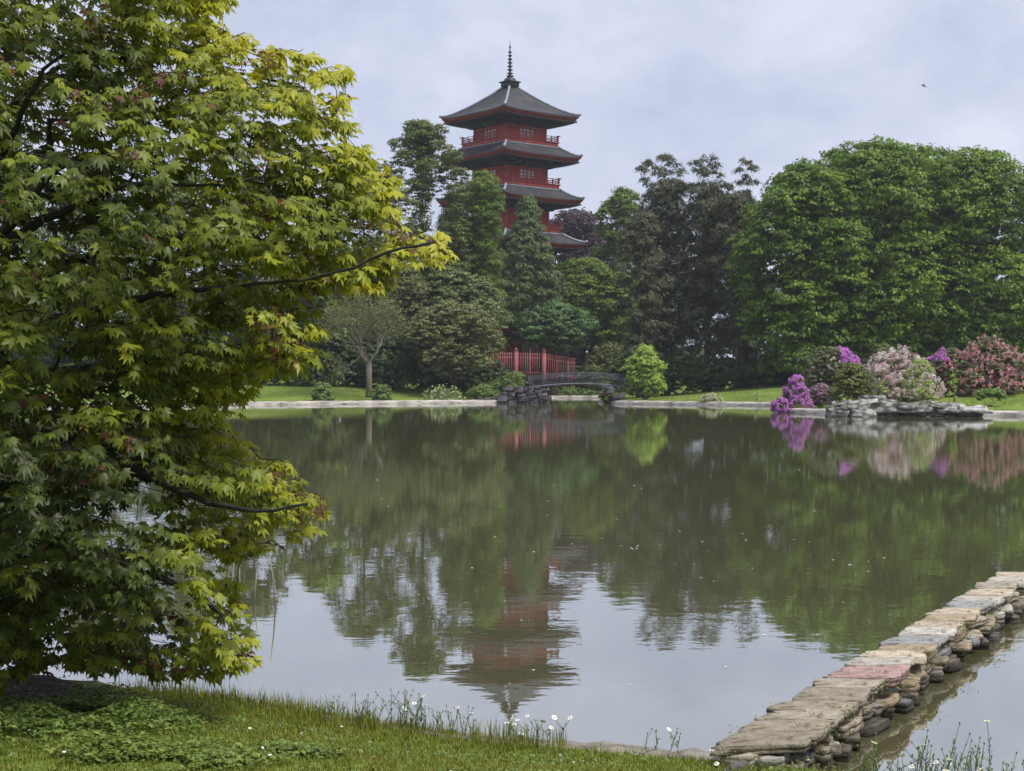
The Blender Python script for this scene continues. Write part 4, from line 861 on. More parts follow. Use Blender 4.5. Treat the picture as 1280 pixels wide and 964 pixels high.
def wall():
    rr = random.Random(3)
    o0 = np.array([1.12, 8.19]); o1 = np.array([4.87, 15.3]); D = (o1 - o0) / np.linalg.norm(o1 - o0); Wd = np.array([1.0, -.02])
    root = empty('stone_wall', (o0[0], o0[1], 0), 'low dry-stacked wall of flat stone slabs running out into the pond', 'wall')
    P0 = lambda s: D * s
    cols = {'g': (0.36, 0.31, 0.235), 'G': (0.42, 0.37, 0.29), 'w': (0.60, 0.56, 0.49), 'c': (0.62, 0.53, 0.40), 'p': (0.46, 0.31, 0.28), 'b': (0.38, 0.38, 0.37), 'o': (0.46, 0.37, 0.25)}
    seq = [('g', .42, .50), ('g', .30, .44), ('G', .26, .42), ('g', .30, .42), ('g', .44, .44), ('G', .34, .43), ('p', .50, .43), ('w', .36, .42), ('c', .34, .42), ('o', .34, .41), ('b', .46, .41), ('w', .34, .40), ('c', .40, .40), ('o', .40, .40), ('c', .46, .40), ('b', .42, .40), ('w', .44, .40), ('c', .48, .40), ('G', .46, .4), ('w', .5, .4), ('c', .5, .4), ('o', .5, .4), ('b', .5, .4), ('w', .5, .4), ('G', .5, .4), ('c', .5, .4), ('w', .5, .4), ('o', .5, .4)]
    s = -.10; n = 0
    for (c, L_, wd) in seq:
        if s > 7.9: break
        ext = rr.uniform(-.025, .02); wd2 = wd + rr.uniform(-.02, .05) + (.05 if c == 'p' else 0); th = rr.uniform(.04, .06)
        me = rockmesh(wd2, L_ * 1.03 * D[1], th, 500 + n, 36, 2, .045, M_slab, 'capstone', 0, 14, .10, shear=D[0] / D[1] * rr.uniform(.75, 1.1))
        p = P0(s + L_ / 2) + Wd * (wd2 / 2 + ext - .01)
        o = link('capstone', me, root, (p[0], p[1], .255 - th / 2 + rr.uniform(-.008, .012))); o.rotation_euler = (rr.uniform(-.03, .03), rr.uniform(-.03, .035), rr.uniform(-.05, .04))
        k = rr.uniform(.88, 1.12); o.color = tuple(x * k for x in cols[c]) + (1,)
        if c == 'p': o['label'] = 'pinkish capstone'
        s += L_; n += 1
    Ltot = s
    # lower courses, both faces; the right face steps outward
    for (z0, th, off, lw, side) in [(.165, .065, -.05, .26, 1), (.10, .07, .03, .30, 1), (.035, .07, .06, .32, 1), (-.045, .08, .02, .34, 1), (.165, .065, .05, .22, -1), (.09, .08, .03, .26, -1), (.01, .09, .0, .26, -1)]:
        s = -.35 + rr.uniform(0, .2)
        while s < Ltot:
            L_ = rr.choice([rr.uniform(.12, .25), rr.uniform(.25, .5)]); wdt = lw * rr.uniform(.8, 1.15)
            e = rr.uniform(-.07, .06)
            xo = (.40 + off + e - wdt / 2) if side == 1 else (off + e + wdt / 2 - .02)
            p = P0(s + L_ / 2) + Wd * xo
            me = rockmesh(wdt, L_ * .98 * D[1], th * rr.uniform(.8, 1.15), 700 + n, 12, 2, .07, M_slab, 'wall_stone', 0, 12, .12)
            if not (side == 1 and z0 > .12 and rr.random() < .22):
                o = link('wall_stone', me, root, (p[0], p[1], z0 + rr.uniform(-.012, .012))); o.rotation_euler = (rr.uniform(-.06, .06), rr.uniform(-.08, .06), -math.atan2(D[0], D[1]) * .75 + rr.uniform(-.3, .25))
                c = rr.choice('ggGGwcob'); k = rr.uniform(.75, 1.1); o.color = tuple(x * k for x in cols[c]) + (1,)
            s += L_; n += 1
    # rubble core
    me = rockmesh(.24, Ltot + .3, .42, 999, 30, 3, .06, M_rockd, 'rubble_core', 0, 14); p = P0(Ltot / 2 - .1) + Wd * .20
    o = link('rubble_core', me, root, (p[0], p[1], -.02)); o.rotation_euler = (0, 0, -math.atan2(D[0], D[1]))
wall()

# ------------------------------------------------------------------ near bank: turf, clover, flowers
r = np.random.default_rng(21)
def bank_points(n, x0, x1, y0, y1, smin=.02, smax=9):
    x = r.uniform(x0, x1, n); y = r.uniform(y0, y1, n); s = sdist(x, y); ok = (s > smin) & (s < smax); x, y, s = x[ok], y[ok], s[ok]; return x, y, gz(x, y), s
BL = (np.array([[-.5, 0, 0], [.5, 0, 0], [.32, .06, .55], [-.32, .06, .55], [0, .28, 1.0]]), np.array([[0, 1, 2], [0, 2, 3], [3, 2, 4]]))
def soil(x, y): return np.hypot(x + 4.2, y - 9.6)
x, y, z, s = bank_points(140000, -3.6, 2.9, 5.4, 10.2)
x2, y2, z2, s2 = bank_points(70000, -8, 7, 1.5, 11.0); o2 = (x2 < -3.6) | (x2 > 2.9) | (y2 < 5.4)      # thinner turf round about, outside the view
x, y, z, s = [np.concatenate([p_, q_[o2]]) for p_, q_ in ((x, x2), (y, y2), (z, z2), (s, s2))]; far_ = np.arange(len(x)) >= len(x) - o2.sum()
dens = np.clip((soil(x, y) - 1.5) / .8, 0, 1); ok = (r.random(len(x)) < dens) & ~((s < .2) & (x > -.35) & (r.random(len(x)) < .93)); x, y, z, s, far_ = x[ok], y[ok], z[ok], s[ok], far_[ok]
n = len(x); h = r.uniform(.012, .036, n) * np.where(far_, 1.5, 1) * (1 + 1.9 * np.exp(-s / .12)) * (1 + .7 * np.exp(-((x + 1.3) ** 2) / .8) * np.exp(-s / .5)); hw = r.uniform(.0022, .0042, n) * np.where(far_, 1.8, 1)
a = r.uniform(0, 2 * np.pi, n); lean = r.uniform(.15, 1.0, n)
Tm, Fc = BL; k = len(Tm)
ca, sa = np.cos(a), np.sin(a)
lx = Tm[None, :, 0] * hw[:, None] * 2; ly = Tm[None, :, 1] * h[:, None] * lean[:, None] * 3.2; lz = Tm[None, :, 2] * h[:, None]
V = np.stack([x[:, None] + lx * ca[:, None] - ly * sa[:, None], y[:, None] + lx * sa[:, None] + ly * ca[:, None], z[:, None] + lz - .003], -1).reshape(-1, 3)
Fa = (np.arange(n)[:, None, None] * k + Fc[None]).reshape(-1, 3)
T = np.repeat(np.clip(r.normal(.48, .2, n), 0, 1), k)
tag(link('lawn_grass', mesh('lawn_grass', V, Fa, M_grass, T)), 'short mown grass on the near bank', 'grass', kind='stuff')

# longer tussocks near the water on the left half
x, y, z, s = bank_points(16000, -2.9, .3, 7.8, 10.3, .0, .55)
ok = r.random(len(x)) < np.clip(1.1 - s / .5, 0, 1) * np.clip((soil(x, y) - 1.6) / .6, 0, 1) * (.35 + .65 * (np.sin(x * 5 + 1) > -.2)); x, y, z, s = x[ok], y[ok], z[ok], s[ok]
n = len(x); h = r.uniform(.06, .17, n); hw = r.uniform(.0018, .0035, n); a = r.uniform(0, 2 * np.pi, n); ca, sa = np.cos(a), np.sin(a); lean = r.uniform(.1, .7, n)
lx = Tm[None, :, 0] * hw[:, None] * 2; ly = Tm[None, :, 1] * h[:, None] * lean[:, None] * 2; lz = Tm[None, :, 2] * h[:, None]
V = np.stack([x[:, None] + lx * ca[:, None] - ly * sa[:, None], y[:, None] + lx * sa[:, None] + ly * ca[:, None], z[:, None] + lz - .003], -1).reshape(-1, 3)
tag(link('tall_grass', mesh('tall_grass', V, (np.arange(n)[:, None, None] * k + Fc[None]).reshape(-1, 3), M_grass, np.repeat(np.clip(r.normal(.55, .2, n), 0, 1), k))), 'longer uncut grass fringing the near water edge', 'grass', kind='stuff')

# coarser tufts on the far lawns and over the kerbs
x = r.uniform(-60, 36, 90000); y = r.uniform(98, 176, 90000); s = sdist(x, y); ok = (s > .45) & (s < 30) & (r.random(len(x)) < np.where(s < .9, 1, .22)); x, y, s = x[ok], y[ok], s[ok]; z = gz(x, y); n = len(x); hh = r.uniform(.05, .14, n) * np.where(s < .9, 1.3, 1)
V, Fa, T = scatter(np.stack([x, y, z + hh * .4], 1), rdir(n, r) * np.array([1, 1, .3]) + np.array([0, -.6, .2]), np.array([0, 0, 1.0]) + r.normal(0, .35, (n, 3)), hh * 1.4, LEAF_N, np.clip(r.normal(.5, .24, n), 0, 1))
tag(link('lawn_tufts', mesh('lawn_tufts', V, Fa, M_grass, T)), 'grass tufts of the far lawns hanging over the kerbs', 'grass', kind='stuff')

# ground cover patches
def patch(name, label, cx, cy, rx_, ry_, n, size, mat, hmax):
    x = cx + rx_ * r.normal(0, .5, n); y = cy + ry_ * r.normal(0, .5, n); s = sdist(x, y)
    nn = np.array([mnoise.noise(Vector((a_ * 3, b_ * 3, cx))) for a_, b_ in zip(x, y)]); ok = (s > .04) & (nn > -.25); x, y = x[ok], y[ok]; z = gz(x, y); m = len(x)
    P = np.stack([x, y, z + r.uniform(.02, hmax, m) * (1 + nn[ok])], 1)
    # each sprig: three leaflets
    kk = np.repeat(np.arange(m), 3); a_ = r.uniform(0, 6.28, m)[kk] + np.tile([0, 2.1, 4.2], m); dd = np.stack([np.cos(a_), np.sin(a_), r.uniform(-.5, .1, 3 * m)], 1)
    sz = size * r.uniform(.6, 1.3, m)[kk]
    V, Fa, T = scatter(P[kk] + dd * sz[:, None] * .55, np.array([0, 0, 1.0]) + r.normal(0, .25, (3 * m, 3)), dd, sz, LEAF_Q, np.clip(r.normal(.55, .17, m)[kk], 0, 1))
    tag(link(name, mesh(name, V, Fa, mat, T)), label, 'ground cover', kind='stuff')
patch('ground_cover', 'leafy green weeds below the maple at the lower left', -2.35, 8.1, .62, .65, 3400, .030, M_cover, .10)
patch('ground_cover', 'weeds near the soil edge at the far left', -3.0, 7.2, .5, .6, 1700, .030, M_cover, .09)
patch('clover_patch', 'pale green clover patch in the middle of the near lawn', -1.62, 7.15, .42, .22, 1700, .030, M_clover, .055)
patch('clover_patch', 'small pale clover patch right of the larger one', -1.05, 7.55, .22, .16, 420, .028, M_clover, .05)
x, y, z, s = bank_points(9000, -3, 2.6, 5.6, 9.2); m = len(x)
nn = np.array([mnoise.noise(Vector((a_ * 2.2, b_ * 2.2, 4))) for a_, b_ in zip(x, y)]); ok = nn > 0; x, y, z = x[ok], y[ok], z[ok]; m = len(x)
V, Fa, T = scatter(np.stack([x, y, z + .022], 1), np.array([0, 0, 1.0]) + r.normal(0, .3, (m, 3)), rdir(m, r), .02 * r.uniform(.6, 1.4, m), LEAF_Q, np.clip(r.normal(.5, .2, m), 0, 1))
tag(link('lawn_weeds', mesh('lawn_weeds', V, Fa, M_cover, T)), 'small broad-leaved weeds scattered through the near lawn', 'ground cover', kind='stuff')

M_daisy = solid_mat('daisy_white', [(0.3, (.75, .75, .72)), (.7, (.85, .85, .82))], 4, .6)
M_yolk = solid_mat('daisy_centre', [(0.3, (.5, .38, .05)), (.7, (.65, .5, .08))], 4, .6)
M_stalk = leaf_mat('stalk_green', [(0, (0.07, 0.11, 0.03)), (1, (0.18, 0.24, 0.08))], .1)
# small lawn daisies
dv = MB(); a = np.arange(10) * 2 * np.pi / 10
dv.add(np.vstack([[(0, 0, 0)], np.stack([np.cos(a), np.sin(a), np.where(np.arange(10) % 2, .12, .02)], 1) * .011]), t=[[0, i + 1, (i + 1) % 10 + 1] for i in range(10)])
dv.box((0, 0, -.012), (.002, .002, .02)); dme = mesh('daisy', np.vstack(dv.V), [np.vstack(dv.q), np.vstack(dv.t)], M_daisy)
x, y, z, s = bank_points(400, -2.9, 2.3, 5.9, 8.9, .1); nn = np.array([mnoise.noise(Vector((a_ * 1.3, b_ * 1.3, 9))) for a_, b_ in zip(x, y)]); ok = np.where((nn > .02) & (x < 1.2) | (nn > .35))[0][:46]
for i in ok:
    o = link('daisy', dme, None, (x[i], y[i], z[i] + random.uniform(.035, .05))); o.rotation_euler = (random.uniform(-.5, .5), random.uniform(-.4, .4), random.uniform(0, 6)); k_ = random.uniform(.6, 1.05); o.scale = (k_, k_, k_)
    tag(o, 'tiny white daisy head in the near lawn', 'daisy', 'tiny daisies dotted over the near lawn')
# floating petals
pv = MB(); a = np.arange(7) * 2 * np.pi / 7
pv.add(np.vstack([[(0, 0, .006)], np.stack([np.cos(a) * (1 + .3 * np.sin(3 * a)), np.sin(a) * .8, np.full(7, .15)], 1) * .02]), t=[[0, i + 1, (i + 1) % 7 + 1] for i in range(7)])
pme = mesh('floating_petal', np.vstack(pv.V), [np.vstack(pv.t)], M_daisy)
rp = random.Random(12)
for i in range(70):
    v = rp.choice([rp.uniform(560, 700), rp.uniform(660, 760), rp.uniform(660, 900)]); u = rp.uniform(380, 1180); d_ = CAMH * F / (v - HV); px = (u - 640) / F * d_
    if sdist(np.array([px]), np.array([d_]))[0] > -.5: continue
    if v > 700 and u > 1240 - (v - 716) * 1.65 - 30: continue
    o = link('floating_petal', pme, None, (px, d_, .002)); k_ = rp.uniform(.3, .7) * (1 + d_ / 45) * (1.5 if rp.random() < .08 else 1); o.scale = (k_, k_, k_); o.rotation_euler = (0, 0, rp.uniform(0, 6))
    tag(o, 'white petal floating on the pond', 'petal', 'white petals floating on the pond')

# fallen leaves and seed husks
x, y, z, s = bank_points(5200, -4.4, 2.4, 5.6, 10.4, .0); ok = r.random(len(x)) < np.where(soil(x, y) < 2.6, 1, .22); x, y, z = x[ok], y[ok], z[ok]; m = len(x)
V, Fa, T = scatter(np.stack([x, y, z + r.uniform(.004, .02, m)], 1), np.array([0, 0, 1.0]) + r.normal(0, .45, (m, 3)), rdir(m, r), .020 * r.uniform(.4, 1.5, m), LEAF_Q, r.uniform(0, 1, m))
tag(link('leaf_litter', mesh('leaf_litter', V, Fa, leaf_mat('litter', [(0, (.05, .028, .015)), (.6, (.16, .09, .045)), (1, (.30, .22, .09))], .1, scale=3), T)), 'brown fallen leaves and husks strewn under the maple and over the lawn', 'leaf litter', kind='stuff')
# weeds rooted in the joints of the wall
n = 900; q = r.choice([.35, .95, 1.9, 3.1, 4.4, 5.6], n); dd_ = np.array([3.75, 7.11]) / 8.04; jj = r.normal(0, .05, (n, 2)); P = np.array([1.12, 8.19]) + dd_ * q[:, None] + np.array([1, 0]) * r.choice([.02, .40, .44], n)[:, None] + jj
V, Fa, T = scatter(np.stack([P[:, 0], P[:, 1], .2 + r.uniform(-.04, .075, n)], 1), np.array([0, -.3, 1.0]) + r.normal(0, .5, (n, 3)), rdir(n, r), .016 * r.uniform(.5, 1.4, n), LEAF_Q, r.uniform(0, 1, n))
tag(link('wall_weeds', mesh('wall_weeds', V, Fa, M_olive, T)), 'small weeds and moss rooted in the joints of the slab wall', 'weeds', kind='stuff')

# wiry flower stalks along the edge
def stalk_plant(x, y, h, ns, label, seed, spread=.12, heads=1, bloom=.2, leafy=1.0):
    rr = np.random.default_rng(seed); zb = gz1(x, y); root = empty('wild_daisy_plant', (x, y, zb), label, 'plant', 'wild daisy plants on the near water edge')
    st = MB(); LP = []; LN = []; LD = []; fl = []
    for i in range(ns):
        b = np.array([rr.normal(0, spread), rr.normal(0, spread * .5), -.02]); hh = h * rr.uniform(.55, 1.05); ln = np.array([rr.normal(.05, .16), rr.normal(0, .12)]) * hh
        t = np.linspace(0, 1, 6)[:, None]; P = b + np.concatenate([ln[None] * t ** 1.6, hh * t], 1); P[1:-1, :2] += rr.normal(0, .004, (4, 2))
        st.tube(P, np.linspace(.0030, .0014, 6), 4)
        tips = [P[-1]]
        for j in range(rr.integers(1, 4)):
            q = P[3] + (P[4] - P[3]) * rr.random(); dr = np.array([rr.normal(0, .04), rr.normal(0, .04), rr.uniform(.03, .09)]); st.tube([q, q + dr * .6 + [0, 0, -.004], q + dr], [.0016, .0013, .0012], 4); tips.append(q + dr)
        for tp in tips: fl.append(tp)
        for j in range(int(14 * leafy * hh / .3) + 3):
            q = rr.uniform(.02, .9); k_ = q * 5; a_ = int(min(4, k_)); p = P[a_] + (P[a_ + 1] - P[a_]) * (k_ - a_); th = rr.uniform(0, 6.28); d_ = np.array([math.cos(th), math.sin(th), rr.uniform(.3, 1.3)])
            LP.append(p + d_ * .008); LD.append(d_); LN.append(np.array([-math.cos(th), -math.sin(th), .8]) + rr.normal(0, .2, 3))
    o = st.build('stem', M_stalk, root); n_ = sum(len(v_) for v_ in st.V); at_ = o.data.attributes.new('tint', 'FLOAT', 'POINT'); at_.data.foreach_set('value', np.full(n_, .5, dtype=np.float32))
    LP, LN, LD = map(np.array, (LP, LN, LD)); V, Fa, T = scatter(LP, LN, LD, .019 * rr.uniform(.6, 1.4, len(LP)) * (1.2 - .6 * np.clip(LP[:, 2] / h, 0, 1)), LEAF_N, np.clip(rr.normal(.6, .2, len(LP)), 0, 1)); link('leaves', mesh('leaves', V, Fa, M_stalk, T), root)
    bud = MB(); nb = 0
    for tp in fl:
        if rr.random() < bloom:
            f = MB(); a = np.arange(12) * 2 * np.pi / 12; tl = rr.normal(0, .35, 2); rf = .018 * rr.uniform(.7, 1.1)
            P = np.stack([np.cos(a), np.sin(a), .1 + tl[0] * np.cos(a) + tl[1] * np.sin(a)], 1) * rf * np.where(np.arange(12) % 2, .8, 1)[:, None]
            f.add(np.vstack([[(0, 0, 0)], P]) + tp, t=[[0, i + 1, (i + 1) % 12 + 1] for i in range(12)]); fo = f.build('flower', M_daisy, root)
            c_ = MB(); c_.lathe([(.006, .0), (.005, .004), (.0005, .006)], tp, 7); c_.build('flower_centre', M_yolk, fo)
        else: bud.lathe([(.001, -.004), (.0042, 0), (.004, .005), (.0008, .009)], tp, 5); nb += 1
    if nb: bo = bud.build('bud', M_stalk, root); bo['kind'] = 'stuff'; a2 = bo.data.attributes.new('tint', 'FLOAT', 'POINT'); a2.data.foreach_set('value', np.full(len(bo.data.vertices), .9, dtype=np.float32))
def edge_y(x): 
    k = np.argsort(POND[:10, 0]); return float(np.interp(x, POND[:10, 0][k], POND[:10, 1][k]))
defs = [(.0, 503, .25, 9, 'dense group of budded stalks left of the reflected spire', .12), (.0, 533, .22, 9, 'budded stalks leaning right beside the dense group', .12), (.0, 563, .17, 7, 'shorter stalks between the dense group and the spire reflection', .2), (.0, 395, .10, 4, 'low stalks at the start of the open water', .1),
        (0, 440, .15, 5, 'thin stalks left of the dense group', .05), (.0, 612, .10, 3, 'small stalks just left of the reflected spire tip', .1), (.0, 655, .13, 4, 'slender stalks right of the reflected spire tip', .1), (.0, 688, .15, 4, 'stalks with the largest white open flowers', .75), (.0, 822, .14, 4, 'lone forked stalks on the bare kerb before the wall', .25), (.0, 465, .12, 4, 'low thin stalks beside the dense group', 0)]
for i, (q, u, h, ns, lb, bl) in enumerate(defs):
    xx = (u - 640) / F * 8.6
    yy = edge_y(xx) - .12; xx = (u - 640) / F * yy
    stalk_plant(xx, yy, h, ns, lb, 900 + i, .07, bloom=bl)
for i, (u, yy, h, ns, lb) in enumerate([(1108, 6.85, .27, 10, 'leafy stalks with a white flower right of the wall foot'), (1150, 6.75, .22, 10, 'leafy stalks in the middle of the lower right corner clump'), (1182, 6.7, .34, 8, 'tallest budded stalk of the lower right corner'),
        (1215, 6.65, .24, 10, 'bushy low stalks left of the last tall one'), (1252, 6.55, .25, 9, 'stalks cut by the right edge in the lower corner'), (1062, 7.05, .12, 8, 'low stalks at the foot of the wall stones'), (1290, 6.4, .25, 8, 'stalks just beyond the lower right corner')]):
    stalk_plant((u - 640) / F * yy, yy, h + (.15 if i != 5 else .03), ns + 4, lb, 950 + i, .09, bloom=.08, leafy=2.4)
for i, (u, yy, h) in enumerate([(940, 7.7, .12), (985, 7.5, .10), (700, 7.9, .09)]):
    stalk_plant((u - 640) / F * yy, yy, h, 5, ['fine white-flowered sprigs in front of the first wall slab', 'sprigs over the grass at the wall foot', 'low sprigs on the kerb below the open flowers'][i], 970 + i, .07, bloom=.3)
# dry reeds standing in the water beyond the maple
M_reed = solid_mat('dry_reed', [(0.3, (.22, .2, .12)), (.7, (.36, .33, .22))], 5, .8)
for i, (u, v0, v1, ln) in enumerate([(276, 760, 702, 7), (288, 765, 700, 4), (301, 755, 705, -3), (345, 762, 695, -8), (318, 752, 712, 3), (128, 650, 615, 3)]):
    d_ = CAMH * F / (v0 - HV); p = at(u, v0, d_); h_ = (v0 - v1) / F * d_; q = MB(); q.tube([(0, 0, -.1), (ln * .4 / F * d_, 0, h_ * .5), (ln / F * d_, .02, h_)], [.008, .007, .003], 5)
    o = q.build('reed', M_reed, None); o.location = (p[0], p[1], 0)
    tag(o, ['leftmost dry reed of the group below the hanging maple', 'second dry reed, leaning slightly right, below the hanging maple', 'dry reed third in the group, leaning left', 'isolated dark reed right of the group, leaning left', 'short dry reed between the group and the isolated one', 'short reed seen through the gap in the maple leaves'][i], 'reed', 'dry reeds in the water below the maple')

# ------------------------------------------------------------------ bird
bd = MB(); M_bird = solid_mat('bird_dark', [(0.3, (.02, .02, .025)), (.7, (.05, .05, .055))], 5, .8)
bd.tube([(-.22, 0, .07), (-.1, 0, .05), (.0, 0, .0), (.12, 0, -.04), (.22, 0, -.10), (.3, 0, -.13)], [.03, .06, .07, .06, .03, .05], 8)
for s_ in (-1, 1): bd.add([(-.08, s_ * .05, .05), (.08, s_ * .05, 0), (.06, s_ * .28, .10), (-.05, s_ * .26, .12), (.12, s_ * .5, .02)], t=[[0, 1, 2], [0, 2, 3], [3, 2, 4], [2, 1, 0], [3, 2, 0], [4, 2, 3]])
o = bd.build('bird', M_bird); o.location = at(1154, 107.5, 100); o.scale = (.62, .62, .62); tag(o, 'small dark bird flying high on the right of the sky', 'bird')

# ------------------------------------------------------------------ the maple
LOB = [(0, 1.0), (38, .92), (-38, .92), (78, .72), (-78, .72), (118, .46), (-118, .46)]
def maple_leaf(seed, droop=.25, cup=.18, low=False):
    rr = random.Random(seed); P = []
    order = sorted(LOB[:5] if low is True else LOB, key=lambda a: a[0])
    def pt(ang, r_): th = R(ang); return (math.sin(th) * r_, math.cos(th) * r_)
    P.append((0.0, 0.0, 0.0))                          # petiole joint
    ring = []
    for i, (ang, r_) in enumerate(order):
        r_ *= rr.uniform(.92, 1.08)
        if i == 0: ring.append(pt(ang - 16, r_ * .45))
        else:
            a0, r0 = order[i - 1]; ring.append(pt((a0 + ang) / 2, .39 * (r0 + r_) / 2 + .13))
        ring += [pt(ang, r_)] if low else [pt(ang - 10, r_ * .70), pt(ang, r_), pt(ang + 10, r_ * .70)]
    ring.append(pt(order[-1][0] + 16, order[-1][1] * .45))
    V = [P[0]]
    for k, (x, y) in enumerate(ring):
        rad = math.hypot(x, y); z = -droop * rad ** 2 + (-.05 if k % 4 == 0 else (.0 if k % 2 else cup * .25 * rad)) - cup * abs(x) * .5
        V.append((x, y, z))
    V = np.array(V); T = [[0, k + 1, k + 2] for k in range(len(ring) - 1)]
    # stalk
    n0 = len(V); V = np.vstack([V, [(-.012, -.0, 0), (.012, 0, 0), (.0, -.55, .10)]]); T.append([n0, n0 + 1, n0 + 2])
    return V - np.array([0, 0, 0]), np.array(T)
LEAVES = [maple_leaf(1, .30, .3), maple_leaf(2, .55, .45), maple_leaf(3, .15, .6), maple_leaf(4, .8, .25)]

def inpoly(P, u, v):
    ins = np.zeros(len(u), bool); P = np.array(P, float)
    for a, b in zip(P, np.roll(P, -1, 0)):
        c = ((a[1] > v) != (b[1] > v)); c &= u < (b[0] - a[0]) * (v - a[1]) / (b[1] - a[1] + 1e-9) + a[0]; ins ^= c
    return ins
def polydist(P, u, v):
    P = np.array(P, float); best = np.full(len(u), 1e9); Q = np.stack([u, v], 1)
    for a, b in zip(P, np.roll(P, -1, 0)):
        e = b - a; w_ = Q - a; t = np.clip((w_ @ e) / (e @ e), 0, 1); best = np.minimum(best, ((w_ - t[:, None] * e) ** 2).sum(1))
    return np.sqrt(best)
def maple():
    r = np.random.default_rng(2024)
    OUT = [(-700, -330), (-200, -420), (150, -260), (300, -60), (285, -5), (290, 25), (325, 58), (385, 60), (440, 85), (432, 125), (462, 165), (488, 205), (505, 250), (500, 280), (562, 292), (574, 325), (545, 322), (500, 318),
           (482, 355), (430, 352), (385, 362), (395, 395), (402, 440), (368, 462), (330, 458), (322, 492), (288, 492), (282, 530), (330, 560), (382, 592), (412, 645), (382, 662), (352, 652), (335, 690), (288, 690),
           (300, 740), (318, 824), (262, 838), (200, 838), (140, 836), (100, 826), (60, 826), (30, 840), (20, 870), (-40, 870), (-200, 700), (-500, 560), (-700, 200)]
    HOLES = [([(105, 610), (205, 600), (215, 650), (190, 690), (120, 680)], .12), ([(205, 690), (270, 700), (275, 770), (215, 770)], .3), ([(335, 385), (385, 395), (360, 430), (330, 420)], .4), ([(60, 750), (130, 760), (130, 790), (60, 790)], .6)]
    NA = 5500
    u = r.uniform(-640, 580, NA * 4); v = r.uniform(-400, 850, NA * 4)
    ok = inpoly(OUT, u, v)
    for hp, pr in HOLES: ok &= ~(inpoly(hp, u, v) & (r.random(len(u)) > pr))
    # thinner outside the view
    ok &= (r.random(len(u)) < np.where((u < -60) | (v < -60), .42, 1.0))
    u, v = u[ok][:NA], v[ok][:NA]
    pd = polydist(OUT, u, v); th = 1.75 * np.sqrt(np.clip(pd / 260, .02, 1))
    f = r.uniform(-1, 1, len(u)); d = 8.7 + th * f + .25 * np.sin(u / 90) * np.cos(v / 70)
    A = np.stack([(u - 640) / F * d, d, CAMH - (v - HV) / F * d], 1)
    okz = A[:, 2] > gz(A[:, 0], A[:, 1]) + .12; A = A[okz]; pd = pd[okz]; u = u[okz]; v = v[okz]
    trunk = at(-150, 0, 9.3); tz = gz1(trunk[0], trunk[1]); TB = np.array([trunk[0], trunk[1], tz])
    # the boughs show where fewer twigs hang in front of them
    VB = [[(0, 330), (40, 283), (105, 252), (160, 228), (215, 232), (330, 224)], [(33, 265), (48, 236), (66, 208), (135, 188)], [(66, 208), (62, 150)], [(0, 195), (22, 158), (32, 125), (60, 80)], [(235, 361), (310, 358), (430, 340), (500, 310)], [(180, 590), (255, 628), (330, 640)]]
    bd_ = np.full(len(u), 1e9)
    for pl in VB:
        for a_, b_ in zip(pl[:-1], pl[1:]):
            a_, b_ = np.array(a_, float), np.array(b_, float); e = b_ - a_; w_ = np.stack([u, v], 1) - a_; t = np.clip((w_ @ e) / (e @ e), 0, 1); bd_ = np.minimum(bd_, np.sqrt(((w_ - t[:, None] * e) ** 2).sum(1)))
    kp = ~((bd_ < 24) & (A[:, 1] < 8.3) & (r.random(len(u)) < .75)); A, pd, u, v = A[kp], pd[kp], u[kp], v[kp]
    root = empty('maple_tree', tuple(TB), 'large maple with yellow green pointed leaves and dark boughs filling the left side', 'tree')
    # main boughs
    B = lambda *p: np.array([at(*q) for q in p])
    boughs = [np.vstack([[TB + [0, 0, -.15]], B((-148, 640, 9.25), (-130, 480, 9.2), (-95, 360, 9.0), (-60, 200, 8.9), (-40, 0, 8.8), (10, -180, 8.7))]),
        B((-95, 360, 9.0), (-30, 318, 8.7), (40, 283, 8.4), (105, 252, 8.2), (160, 228, 8.1), (215, 232, 8.0), (275, 236, 7.9), (330, 222, 7.9)),
        B((-30, 318, 8.7), (33, 265, 8.35), (48, 236, 8.25), (66, 208, 8.2), (100, 196, 8.1), (135, 188, 8.1)),
        B((66, 208, 8.2), (64, 180, 8.2), (62, 150, 8.2)),
        B((-80, 280, 8.95), (-25, 225, 8.6), (5, 188, 8.3), (22, 158, 8.2), (32, 125, 8.1), (60, 75, 8.1), (110, 50, 8.1), (170, 28, 8.2)),
        B((-130, 480, 9.2), (0, 420, 8.8), (120, 385, 8.5), (240, 361, 8.2), (310, 358, 8.1), (375, 352, 8.05), (430, 340, 8.0), (500, 308, 7.95), (545, 302, 7.95)),
        B((-145, 600, 9.25), (20, 560, 8.7), (130, 575, 8.4), (200, 600, 8.2), (255, 628, 8.1), (330, 640, 8.0), (385, 630, 8.0)),
        B((-148, 640, 9.25), (0, 690, 8.9), (110, 700, 8.6), (210, 720, 8.4), (280, 770, 8.3)),
        B((-60, 200, 8.9), (60, 90, 9.2), (180, 60, 9.3), (290, 90, 9.2), (380, 110, 9.0)),
        B((-95, 360, 9.0), (60, 340, 9.6), (200, 290, 9.8), (330, 250, 9.7), (430, 230, 9.3)),
        B((-130, 480, 9.2), (20, 470, 9.8), (160, 460, 9.9), (290, 440, 9.6)),
        B((-60, 200, 8.9), (-160, 60, 8.2), (-260, 0, 7.8)), B((-95, 360, 9.0), (-250, 280, 8.6), (-400, 220, 8.2))]
    NP = []; PAR = []; 
    def add(p, par): NP.append(p); PAR.append(par); return len(NP) - 1
